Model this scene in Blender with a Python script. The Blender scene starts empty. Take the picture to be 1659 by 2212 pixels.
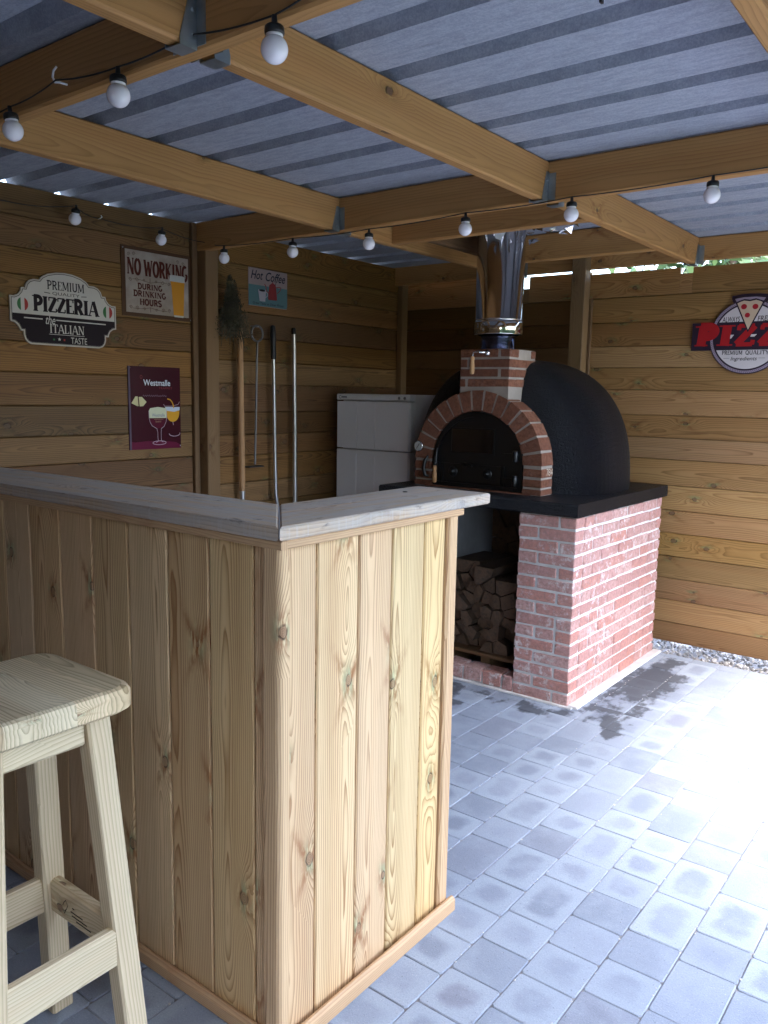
import bpy, bmesh, math, random
from mathutils import Vector, Matrix
R = math.radians
random.seed(7)
S = bpy.context.scene
COL = S.collection

# ------------------------------------------------------------------ camera, sky, sun, exposure
cam = bpy.data.cameras.new('camera'); co = bpy.data.objects.new('camera', cam); COL.objects.link(co)
yaw, pitch, roll = R(37.577), R(-8.189), R(1.046)
cy, sy, cp, sp = math.cos(yaw), math.sin(yaw), math.cos(pitch), math.sin(pitch)
fw = Vector((-sy*cp, cy*cp, sp)); rt = Vector((cy, sy, 0)); up = rt.cross(fw)
r2 = rt*math.cos(roll) + up*math.sin(roll); u2 = -rt*math.sin(roll) + up*math.cos(roll)
M = Matrix((r2, u2, -fw)).transposed().to_4x4(); M.translation = Vector((0, 0, 1.4))
co.matrix_world = M
cam.sensor_fit = 'VERTICAL'; cam.sensor_height = 36.0; cam.lens = 36*1757.0/2212
cam.clip_start = 0.02; cam.clip_end = 500
S.camera = co
SUN_EL, SUN_AZ = R(60), R(-16)      # azimuth measured from +X towards +Y
w = bpy.data.worlds.new('World'); S.world = w; w.use_nodes = True
nt = w.node_tree
sky = nt.nodes.new('ShaderNodeTexSky'); sky.sky_type = 'NISHITA'; sky.sun_disc = False
sky.sun_elevation = SUN_EL; sky.sun_rotation = R(90) - SUN_AZ
sky.dust_density = 2.5; sky.ozone_density = .6
bg = nt.nodes['Background']; bg.inputs[1].default_value = 0.15
nt.links.new(sky.outputs[0], bg.inputs[0])
sl = bpy.data.lights.new('sun', 'SUN'); sl.energy = .55; sl.angle = R(18); sl.color = (1, .965, .92)
so = bpy.data.objects.new('sun', sl); COL.objects.link(so); so.location = (6, -2, 10)
sd = Vector((math.cos(SUN_EL)*math.cos(SUN_AZ), math.cos(SUN_EL)*math.sin(SUN_AZ), math.sin(SUN_EL)))
so.rotation_euler = sd.to_track_quat('Z', 'Y').to_euler()
vs = S.view_settings; S.display_settings.display_device = 'sRGB'
vs.view_transform = 'Standard'; vs.look = 'None'; vs.gamma = 1.0; vs.use_curve_mapping = False
vs.exposure = 3.72
S.cycles.max_bounces = 10; S.cycles.diffuse_bounces = 6

# ------------------------------------------------------------------ materials
def mat(name):
    m = bpy.data.materials.new(name); m.use_nodes = True
    n = m.node_tree.nodes; return m, m.node_tree, n['Principled BSDF']
class NT:
    def __init__(s, t): s.t = t
    def n(s, typ, **k):
        x = s.t.nodes.new(typ)
        for a, b in k.items(): setattr(x, a, b)
        return x
    def l(s, a, b): s.t.links.new(a, b)
    def val(s, sock, v):
        if hasattr(v, 'links'): s.l(v, sock)
        else: sock.default_value = v
    def m(s, op, a, b=0.0, c=0.0, clamp=False):
        x = s.n('ShaderNodeMath', operation=op, use_clamp=clamp)
        s.val(x.inputs[0], a); s.val(x.inputs[1], b); s.val(x.inputs[2], c); return x.outputs[0]
    def ss(s, v, lo, hi):
        x = s.n('ShaderNodeMapRange', interpolation_type='SMOOTHSTEP')
        s.val(x.inputs[0], v); x.inputs[1].default_value = lo; x.inputs[2].default_value = hi; return x.outputs[0]
    def xyz(s, x, y, z=0.0):
        c = s.n('ShaderNodeCombineXYZ'); s.val(c.inputs[0], x); s.val(c.inputs[1], y); s.val(c.inputs[2], z); return c.outputs[0]
    def noise(s, v, scale, detail=2.0, rough=.5, dist=0.0):
        x = s.n('ShaderNodeTexNoise'); 
        if v is not None: s.l(v, x.inputs['Vector'])
        x.inputs['Scale'].default_value = scale; x.inputs['Detail'].default_value = detail
        x.inputs['Roughness'].default_value = rough; x.inputs['Distortion'].default_value = dist
        return x.outputs['Fac']
    def mix(s, f, a, b, blend='MIX'):
        x = s.n('ShaderNodeMix', data_type='RGBA', blend_type=blend)
        s.val(x.inputs[0], f)
        for i, v in ((6, a), (7, b)):
            if hasattr(v, 'links'): s.l(v, x.inputs[i])
            else: x.inputs[i].default_value = (*v, 1)
        return x.outputs[2]
    def hsv(s, c, h=.5, sa=1.0, v=1.0):
        x = s.n('ShaderNodeHueSaturation'); s.val(x.inputs[0], h); s.val(x.inputs[1], sa); s.val(x.inputs[2], v)
        if hasattr(c, 'links'): s.l(c, x.inputs[4])
        else: x.inputs[4].default_value = (*c, 1)
        return x.outputs[0]
    def bump(s, h, strength, dist, bsdf):
        b = s.n('ShaderNodeBump'); b.inputs['Strength'].default_value = strength; b.inputs['Distance'].default_value = dist
        s.l(h, b.inputs['Height']); s.l(b.outputs[0], bsdf.inputs['Normal'])
    def island(s): return s.n('ShaderNodeNewGeometry').outputs['Random Per Island']
    def pos(s): return s.n('ShaderNodeNewGeometry').outputs['Position']
    def obj(s): return s.n('ShaderNodeTexCoord').outputs['Object']

def plain(name, col, rough=.5, metal=0.0, bumpk=None, var=0.0, spec=.5):
    m, t, b = mat(name); k = NT(t)
    b.inputs['Roughness'].default_value = rough; b.inputs['Metallic'].default_value = metal
    b.inputs['Specular IOR Level'].default_value = spec
    if var:
        f = k.noise(k.obj(), 9, 4, .6)
        c = k.mix(k.ss(f, .35, .7), [x*(1-var) for x in col], [min(1, x*(1+var*.6)) for x in col]); k.l(c, b.inputs['Base Color'])
    else: b.inputs['Base Color'].default_value = (*col, 1)
    if bumpk: k.bump(k.noise(k.obj(), bumpk[0], 3, .6), bumpk[1], bumpk[2], b)
    return m

def wood(name, light, dark, F=150., ring=.5, knots=.45, green=.5, rough=.6, vary=.25, grey=0.0, knotcol=(.10, .055, .03), flame=.6, pink=.35, greycol=(.42, .395, .37), strip=0.0):
    """flat-sawn pine: growth rings cut at a wandering depth give arches, lines bend round sparse knots"""
    m, t, b = mat(name); k = NT(t)
    uv = k.n('ShaderNodeUVMap'); sx = k.n('ShaderNodeSeparateXYZ'); k.l(uv.outputs[0], sx.inputs[0])
    rnd = k.island(); v0 = sx.outputs[1]
    if strip:
        q = k.m('DIVIDE', v0, strip); fl_ = k.m('FLOOR', q); rnd = k.m('FRACT', k.m('ADD', rnd, k.m('MULTIPLY', fl_, .3719))); v0 = k.m('MULTIPLY', k.m('SUBTRACT', k.m('SUBTRACT', q, fl_), .5), strip)
    hs = k.n('ShaderNodeTexWhiteNoise', noise_dimensions='1D'); k.l(rnd, hs.inputs['W'])
    hc = k.n('ShaderNodeSeparateColor'); k.l(hs.outputs['Color'], hc.inputs[0]); h1, h2, h3 = hc.outputs[0], hc.outputs[1], hc.outputs[2]
    u = k.m('ADD', sx.outputs[0], k.m('MULTIPLY', rnd, 53.0)); v = k.m('ADD', v0, k.m('MULTIPLY', rnd, 17.3))
    KU, KV = 3.0, 7.5
    vx, vy = k.m('MULTIPLY', u, KU), k.m('MULTIPLY', v, KV)
    vo = k.n('ShaderNodeTexVoronoi', voronoi_dimensions='2D'); vo.inputs['Scale'].default_value = 1.0
    vo.inputs['Randomness'].default_value = .95
    k.l(k.xyz(vx, vy), vo.inputs['Vector'])
    ps = k.n('ShaderNodeSeparateXYZ'); k.l(vo.outputs['Position'], ps.inputs[0])
    wob = k.m('MULTIPLY', k.m('SUBTRACT', k.noise(k.xyz(k.m('MULTIPLY', u, 60.), k.m('MULTIPLY', v, 60.), 4.), 1.0, 2), .5), .008)
    du = k.m('ADD', k.m('DIVIDE', k.m('SUBTRACT', vx, ps.outputs[0]), KU), wob); dv = k.m('ADD', k.m('DIVIDE', k.m('SUBTRACT', vy, ps.outputs[1]), KV), k.m('MULTIPLY', wob, .6))
    cs = k.n('ShaderNodeSeparateColor'); k.l(vo.outputs['Color'], cs.inputs[0])
    keep = k.m('LESS_THAN', cs.outputs[0], knots); wing = k.m('MULTIPLY', keep, k.m('GREATER_THAN', cs.outputs[2], .42))
    size = k.m('ADD', k.m('MULTIPLY', cs.outputs[1], .75), .35)
    du2, dv2 = k.m('MULTIPLY', du, du), k.m('MULTIPLY', dv, dv)
    r = k.m('DIVIDE', k.m('SQRT', k.m('ADD', k.m('MULTIPLY', du2, .5), dv2)), size)
    ex = lambda a, c: k.m('EXPONENT', k.m('MULTIPLY', k.m('ADD', k.m('MULTIPLY', du2, a), k.m('MULTIPLY', dv2, c)), -1.0))
    halo = k.m('MULTIPLY', k.m('MULTIPLY', ex(150., 1500.), keep), k.m('ADD', .45, cs.outputs[1]))
    # ring distance: pith lies behind the face at a depth that wanders along the board
    vc = k.m('MULTIPLY', k.m('SUBTRACT', h1, .5), .11)
    dep = k.m('ADD', k.m('MULTIPLY', h2, .035), k.m('MULTIPLY', k.m('SUBTRACT', k.noise(k.xyz(k.m('MULTIPLY', u, .9), h3, 3.1), 1.0, 2, .5), .5), .13))
    vw = k.m('ADD', k.m('SUBTRACT', v0, vc), k.m('MULTIPLY', k.m('SUBTRACT', k.noise(k.xyz(k.m('MULTIPLY', u, 2.2), k.m('MULTIPLY', v, 6.), 1.7), 1.0, 2, .5), .5), .020))
    rr = k.m('SQRT', k.m('ADD', k.m('MULTIPLY', vw, vw), k.m('MULTIPLY', dep, dep)))
    ph = k.m('ADD', k.m('MULTIPLY', rr, F), k.m('MULTIPLY', halo, 4.2))
    ph = k.m('ADD', ph, k.m('MULTIPLY', k.noise(k.xyz(k.m('MULTIPLY', u, 5.), k.m('MULTIPLY', v, 40.), 6.), 1.0, 2), .8))
    fr_ = k.m('FRACT', ph)
    rings = k.m('MULTIPLY', k.m('POWER', fr_, 2.6), k.ss(fr_, 1.0, .90))
    amp = k.m('ADD', .35, k.m('MULTIPLY', k.noise(k.xyz(k.m('MULTIPLY', u, 1.1), k.m('MULTIPLY', v, 22.), 7.), 1.0, 2), 1.3))
    rings = k.m('MULTIPLY', rings, amp)
    fine = k.noise(k.xyz(k.m('MULTIPLY', u, 9.), k.m('MULTIPLY', v, 420.), 1.), 1.0, 2, .6)
    broad = k.noise(k.xyz(k.m('MULTIPLY', u, .7), k.m('MULTIPLY', v, 14.), 5.), 1.0, 3, .55)
    f = k.m('ADD', k.m('MULTIPLY', rings, ring*1.5), k.m('ADD', k.m('MULTIPLY', k.m('SUBTRACT', fine, .5), .4), k.m('MULTIPLY', k.m('SUBTRACT', broad, .42), .9)), clamp=True)
    c = k.mix(f, light, dark)
    heart = k.ss(k.noise(k.xyz(k.m('MULTIPLY', u, .4), k.m('MULTIPLY', v, 9.), 12.), 1.0, 2, .5), .46, .62)
    c = k.mix(k.m('MULTIPLY', heart, pink), c, k.mix(f, (light[0]*.95, light[1]*.80, light[2]*.70), (dark[0]*.95, dark[1]*.78, dark[2]*.68)))
    # resinous wings either side of a knot
    wl = k.m('SUBTRACT', k.m('ABSOLUTE', dv), k.m('MULTIPLY', k.m('ABSOLUTE', k.m('ADD', du, .012)), .55))
    wmask = k.m('MULTIPLY', k.m('MULTIPLY', k.m('EXPONENT', k.m('MULTIPLY', k.m('MULTIPLY', wl, wl), -6500.)), k.m('EXPONENT', k.m('MULTIPLY', du2, -230.))), wing)
    st = k.ss(k.noise(k.xyz(k.m('MULTIPLY', u, 30.), k.m('MULTIPLY', v, 90.), k.m('MULTIPLY', ph, .35)), 1., 3, .6), .28, .55)
    fl = k.m('MULTIPLY', k.m('MAXIMUM', wmask, k.m('MULTIPLY', ex(700., 2600.), keep)), k.m('MULTIPLY', st, flame))
    c = k.mix(fl, c, (dark[0]*.80, dark[1]*.58, dark[2]*.42))
    pale = k.m('MULTIPLY', k.m('MULTIPLY', k.m('MULTIPLY', ex(330., 1500.), keep), k.m('SUBTRACT', 1.0, st)), .45)
    c = k.mix(pale, c, (min(.8, light[0]*1.25), min(.8, light[1]*1.28), min(.8, light[2]*1.25)))
    if green:
        gm = k.m('MULTIPLY', k.m('MULTIPLY', ex(900., 2400.), keep), k.m('MULTIPLY', k.ss(k.noise(k.xyz(k.m('MULTIPLY', u, 14.), k.m('MULTIPLY', v, 50.), 2.), 1., 2), .45, .62), green))
        c = k.mix(gm, c, (light[0]*.55, light[1]*1.0, light[2]*1.05))
    kn = k.m('MULTIPLY', k.ss(r, .0115, .0085), keep)
    kr = k.m('MULTIPLY', k.m('SINE', k.m('MULTIPLY', r, 1700.)), .3)
    kc = k.mix(k.m('ADD', .5, kr), knotcol, (knotcol[0]*1.9, knotcol[1]*2.1, knotcol[2]*2.1))
    c = k.mix(k.m('MULTIPLY', kn, .9), c, kc)
    rim = k.m('MULTIPLY', k.m('MULTIPLY', k.ss(r, .008, .0105), k.ss(r, .0145, .0112)), keep)
    rim = k.m('MULTIPLY', rim, k.ss(k.noise(k.xyz(k.m('MULTIPLY', u, 50.), k.m('MULTIPLY', v, 50.), 9.), 1., 1), .35, .6))
    c = k.mix(k.m('MULTIPLY', rim, .8), c, (knotcol[0]*.3, knotcol[1]*.3, knotcol[2]*.3))
    c = k.hsv(c, k.m('ADD', .5, k.m('MULTIPLY', k.m('SUBTRACT', h3, .5), .013)),
              k.m('ADD', 1.0, k.m('MULTIPLY', k.m('SUBTRACT', h2, .5), .16)),
              k.m('ADD', 1.0, k.m('MULTIPLY', k.m('SUBTRACT', h1, .5), vary*2)))
    if grey:
        g = k.noise(k.xyz(k.m('MULTIPLY', u, 3.5), k.m('MULTIPLY', v, 30.), 9.), 1., 5, .65)
        c = k.mix(k.m('MULTIPLY', k.ss(g, .30, .62), grey), c, greycol)
        saw = k.ss(k.noise(k.xyz(k.m('MULTIPLY', u, 130.), k.m('MULTIPLY', v, 6.), 3.), 1., 2, .6), .5, .72)
        c = k.mix(k.m('MULTIPLY', saw, .3), c, (.52, .50, .48))
        dk = k.ss(k.noise(k.xyz(k.m('MULTIPLY', u, 11.), k.m('MULTIPLY', v, 24.), 31.), 1., 4, .7), .58, .74)
        c = k.mix(k.m('MULTIPLY', dk, .75), c, (.10, .09, .085))
    k.l(c, b.inputs['Base Color'])
    b.inputs['Roughness'].default_value = rough; b.inputs['Specular IOR Level'].default_value = .3
    hgt = k.m('SUBTRACT', k.m('ADD', k.m('MULTIPLY', rings, -.5), k.m('MULTIPLY', fine, .6)), k.m('MULTIPLY', rim, 1.5))
    k.bump(hgt, .5 if grey else .4, .003 if grey else .0015, b)
    return m

W_BAR = wood('bar_pine', (.72, .525, .295), (.36, .205, .092), F=170, ring=.75, knots=.55, green=.7, vary=.10, knotcol=(.22, .125, .065), flame=1.0, pink=.22)
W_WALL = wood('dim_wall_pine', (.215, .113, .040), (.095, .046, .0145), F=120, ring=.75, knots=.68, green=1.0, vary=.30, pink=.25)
W_BACK = wood('back_wall_pine', (.35, .203, .085), (.195, .105, .039), F=120, ring=.75, knots=.66, green=1.0, vary=.27, pink=.25)
W_SHADE = wood('shaded_wall_pine', (.16, .085, .034), (.07, .037, .015), F=140, ring=.4, knots=.4, green=.5, vary=.25)  # darker copy of the back-wall pine; shade behind the flue painted in
W_BEAM = wood('beam_pine', (.50, .285, .10), (.27, .138, .043), F=95, ring=.40, knots=.28, green=.25, vary=.09, pink=.3, flame=.7)
W_TRIM = wood('trim_pine', (.60, .41, .225), (.38, .225, .105), F=190, ring=.5, knots=.25, green=.2, vary=.1)
W_STOOL = wood('stool_pine', (.75, .635, .41), (.44, .34, .19), F=150, ring=.6, knots=.3, green=.35, vary=.08, knotcol=(.22, .13, .08), pink=.25)
W_SEAT = wood('laminated_seat_pine', (.72, .60, .38), (.36, .275, .15), F=150, ring=.7, knots=.3, green=.4, vary=.14, knotcol=(.20, .11, .07), pink=.35, strip=.0672)
W_TOP = wood('countertop_pine', (.62, .475, .315), (.34, .245, .155), F=130, ring=.7, knots=.4, green=.1, vary=.05, grey=.75, rough=.8)
W_DARK = wood('dark_batten_pine', (.20, .12, .055), (.11, .062, .027), F=120, ring=.4, knots=.15, green=.1)
W_HANDLE = wood('turned_handle_wood', (.60, .36, .17), (.42, .23, .10), F=200, ring=.4, knots=0.0, green=0.0, rough=.4)

def brick_mat(name, c1, c2, c3, lime=.3, pit=.5):
    m, t, b = mat(name); k = NT(t); o = k.pos(); rnd = k.island()
    cr = k.n('ShaderNodeValToRGB'); k.l(rnd, cr.inputs[0]); e = cr.color_ramp.elements
    e[0].color = (*c1, 1); e[1].color = (*c3, 1); x = e.new(.5); x.color = (*c2, 1)
    f = k.noise(o, 60, 5, .65)
    c = k.mix(k.ss(f, .35, .75), cr.outputs[0], [x*.72 for x in c2])
    g = k.noise(o, 26, 5, .75); rl = k.noise(o, 3.2, 2, .5)
    c = k.mix(k.m('MULTIPLY', k.m('MULTIPLY', k.ss(g, .50, .68), k.ss(rl, .35, .6)), lime), c, (.78, .71, .69))
    sp = k.ss(k.noise(o, 190, 2, .5), .66, .72)
    c = k.mix(k.m('MULTIPLY', sp, pit), c, (.03, .018, .012))
    k.l(c, b.inputs['Base Color']); b.inputs['Roughness'].default_value = .85; b.inputs['Specular IOR Level'].default_value = .25
    k.bump(k.m('ADD', k.noise(o, 48, 6, .7), k.m('MULTIPLY', sp, -.6)), 1.0, .012, b)
    return m
M_BRICK = brick_mat('red_handmade_brick', (.60, .275, .215), (.55, .30, .265), (.66, .42, .375), lime=.95, pit=.25)
M_OBRICK = brick_mat('brown_speckled_brick', (.25, .098, .055), (.20, .08, .048), (.29, .12, .07), lime=.05, pit=1.0)
M_MORTAR = plain('mortar', (.72, .70, .68), .9, bumpk=(90, .6, .004), var=.18)
M_OMORTAR = plain('oven_mortar', (.34, .29, .25), .9, bumpk=(90, .5, .003), var=.15)

def stucco():
    m, t, b = mat('black_stucco'); k = NT(t); o = k.pos()
    f = k.noise(o, 7, 4, .6)
    k.l(k.mix(f, (.0010, .0014, .004), (.0025, .0033, .008)), b.inputs['Base Color'])
    b.inputs['Roughness'].default_value = .36; b.inputs['Specular IOR Level'].default_value = .30
    k.bump(k.m('ADD', k.noise(o, 170, 4, .7), k.m('MULTIPLY', k.noise(o, 60, 3, .6), .8)), 1.0, .016, b)
    return m
M_STUCCO = stucco()
M_IRON = plain('black_cast_iron', (.004, .0045, .006), .38, bumpk=(220, .15, .001))
M_GLASSBLK = plain('dark_oven_glass', (.012, .008, .007), .08)
M_STEEL = plain('polished_steel', (.56, .55, .54), .09, 1.0)
M_STEELB = plain('brushed_steel', (.55, .56, .58), .28, 1.0)
M_GALV = plain('galvanised_steel', (.36, .40, .42), .42, .85, var=.25)
M_BLUED = plain('heat_blued_steel', (.12, .13, .22), .18, 1.0)
M_FRIDGE = plain('white_enamel', (.76, .75, .75), .35, bumpk=(60, .04, .001))
M_FGREY = plain('grey_plastic', (.20, .20, .21), .5)
M_BLACKP = plain('black_plastic', (.012, .012, .013), .45)
M_RUBBER = plain('black_cable', (.015, .014, .014), .6)
M_WHITEP = plain('white_plastic', (.75, .75, .74), .35)
M_FOIL = plain('crumpled_foil', (.75, .75, .77), .25, 1.0)
M_PLASTER = plain('grey_plaster', (.26, .26, .27), .85, bumpk=(30, .2, .003), var=.1)
M_HERB = plain('dried_herb', (.085, .075, .045), .9, var=.5)
M_CHROME = plain('chrome', (.7, .7, .7), .12, 1.0)

def globe_mat():
    m, t, b = mat('opal_white_globe'); b.inputs['Base Color'].default_value = (.90, .875, .93, 1)
    b.inputs['Roughness'].default_value = .18; b.inputs['Subsurface Weight'].default_value = .35
    b.inputs['Subsurface Radius'].default_value = (.02, .02, .02); b.inputs['Subsurface Scale'].default_value = .5
    return m
M_GLOBE = globe_mat()

def roof_mat():
    m, t, b = mat('fleece_lined_steel'); k = NT(t); o = k.pos()
    st = k.n('ShaderNodeMapping'); st.inputs['Scale'].default_value = (14, 60, 1); k.l(o, st.inputs[0])
    f = k.m('ADD', k.m('MULTIPLY', k.noise(o, 170, 3, .8), .6), k.m('MULTIPLY', k.noise(st.outputs[0], 1., 4, .7), .5))
    c = k.mix(k.ss(f, .36, .74), (.225, .25, .305), (.375, .405, .475))
    d = k.n('ShaderNodeMapping'); d.inputs['Scale'].default_value = (10, 26, 1); k.l(o, d.inputs[0])
    sp = k.ss(k.noise(d.outputs[0], 1, 5, .78), .60, .72)
    c = k.mix(k.m('MULTIPLY', sp, .4), c, (.16, .165, .19))
    k.l(c, b.inputs['Base Color']); b.inputs['Roughness'].default_value = .8
    k.bump(k.noise(o, 220, 2, .7), .3, .002, b)
    return m
M_ROOF = roof_mat()

def paver_mat():
    m, t, b = mat('concrete_paver'); k = NT(t); p = k.pos(); rnd = k.island()
    uv = k.n('ShaderNodeUVMap'); sx = k.n('ShaderNodeSeparateXYZ'); k.l(uv.outputs[0], sx.inputs[0])  # u,v: metres from the nearer edge
    e1 = sx.outputs[0]; e2 = sx.outputs[1]
    wn = k.n('ShaderNodeTexWhiteNoise', noise_dimensions='1D'); k.l(rnd, wn.inputs['W'])
    wc = k.n('ShaderNodeSeparateColor'); k.l(wn.outputs['Color'], wc.inputs[0])
    # smooth minimum of the two edge distances gives the round pale efflorescence rim
    d = k.m('SUBTRACT', k.m('SMOOTH_MIN', e1, e2, .05), k.m('MULTIPLY', k.m('SUBTRACT', k.noise(p, 16, 3, .6), .5), .05))
    rim = k.m('MULTIPLY', k.ss(d, .046, .018), k.ss(d, -.02, .004))
    amt = k.m('ADD', k.m('MULTIPLY', k.ss(wc.outputs[0], .25, .8), .75), .08)
    cl = k.ss(k.noise(p, 7, 4, .65), .42, .68)
    base = k.mix(wc.outputs[1], (.215, .25, .31), (.275, .315, .385))
    base = k.mix(k.ss(wc.outputs[2], .86, .93), base, (.225, .245, .30))
    c = k.mix(k.m('MULTIPLY', rim, amt), base, (.35, .40, .47))
    c = k.mix(k.m('MULTIPLY', cl, .55), c, (.32, .365, .435))
    fine = k.noise(p, 240, 3, .75)
    c = k.hsv(c, .5, 1., k.m('ADD', .72, k.m('MULTIPLY', fine, .56)))
    c = k.mix(k.m('MULTIPLY', k.ss(k.noise(p, 330, 1, .5), .70, .75), .6), c, (.6, .6, .6))
    c = k.mix(k.m('MULTIPLY', k.ss(k.noise(p, 150, 2, .5), .68, .73), .5), c, (.07, .07, .08))
    # damp stain spilt beside the oven base
    sp = k.n('ShaderNodeSeparateXYZ'); k.l(p, sp.inputs[0]); X, Y = sp.outputs[0], sp.outputs[1]
    st = k.n('ShaderNodeMapping'); st.inputs['Scale'].default_value = (13, 8, 1); k.l(p, st.inputs[0])
    nz = k.noise(st.outputs[0], 1., 4, .6)
    def blob(x, y, a, bb, k0=1.0):
        q = k.m('ADD', k.m('POWER', k.m('ABSOLUTE', k.m('DIVIDE', k.m('SUBTRACT', X, x), a)), 2.), k.m('POWER', k.m('ABSOLUTE', k.m('DIVIDE', k.m('SUBTRACT', Y, y), bb)), 2.))
        return k.m('MULTIPLY', k.m('SUBTRACT', 1.0, q), k0)
    bl = k.m('MAXIMUM', blob(-1.33, 3.80, .155, .58), k.m('MAXIMUM', blob(-1.235, 3.28, .075, .17), k.m('MAXIMUM', blob(-1.75, 3.22, .5, .09, .55), blob(-2.1, 3.12, .22, .16, .8))))
    stain = k.ss(k.m('ADD', k.m('ADD', bl, k.m('MULTIPLY', k.m('SUBTRACT', wc.outputs[2], .5), .7)), k.m('MULTIPLY', k.m('SUBTRACT', nz, .5), 2.8)), .15, .62)
    c = k.mix(k.m('MULTIPLY', stain, .82), c, (.045, .048, .058))
    k.l(c, b.inputs['Base Color']); b.inputs['Roughness'].default_value = .8; b.inputs['Specular IOR Level'].default_value = .3
    k.bump(k.m('ADD', fine, k.m('MULTIPLY', k.noise(p, 90, 3, .6), .6)), .45, .003, b)
    return m
M_PAVER = paver_mat()
M_SAND = plain('joint_sand', (.30, .30, .31), .95, bumpk=(250, .6, .003), var=.4)
M_EARTH = plain('garden_earth', (.07, .055, .04), .95, bumpk=(40, .6, .02), var=.4)
M_GRAVEL = None
def gravel_mat():
    m, t, b = mat('gravel_stone'); k = NT(t); rnd = k.island()
    c = k.mix(rnd, (.15, .145, .14), (.46, .44, .42)); k.l(c, b.inputs['Base Color']); b.inputs['Roughness'].default_value = .8
    return m
M_GRAVEL = gravel_mat()
def grass_mat():
    m, t, b = mat('lawn_grass'); k = NT(t); p = k.pos()
    k.l(k.mix(k.noise(p, 3, 6, .7), (.035, .085, .018), (.09, .16, .04)), b.inputs['Base Color']); b.inputs['Roughness'].default_value = .9
    return m
M_GRASS = grass_mat()
def leaf_mat(name, a, b_):
    m, t, b = mat(name); k = NT(t)
    k.l(k.mix(k.island(), a, b_), b.inputs['Base Color']); b.inputs['Roughness'].default_value = .55
    b.inputs['Transmission Weight'].default_value = 0.0
    return m
M_LEAF = leaf_mat('green_leaf', (.04, .09, .03), (.12, .20, .07))
M_BARK = plain('bark', (.12, .09, .07), .9, bumpk=(20, .8, .02), var=.4)
def log_mat(end):
    m, t, b = mat('log_end' if end else 'log_side'); k = NT(t); p = k.pos(); rnd = k.island()
    if end: c = k.mix(rnd, (.035, .021, .014), (.20, .115, .065))
    else: c = k.mix(rnd, (.02, .013, .009), (.12, .062, .03))
    c = k.mix(k.ss(k.noise(p, 38, 5, .7), .4, .75), c, (.06, .042, .03))
    k.l(c, b.inputs['Base Color']); b.inputs['Roughness'].default_value = .9
    k.bump(k.noise(p, 70, 5, .7), .7, .006, b); return m
M_LOGE, M_LOGS = log_mat(True), log_mat(False)

PRT = {}
def paint(name, col, rough=.3):
    if name not in PRT: PRT[name] = plain(name, col, max(rough, .3), spec=.18)
    return PRT[name]

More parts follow.
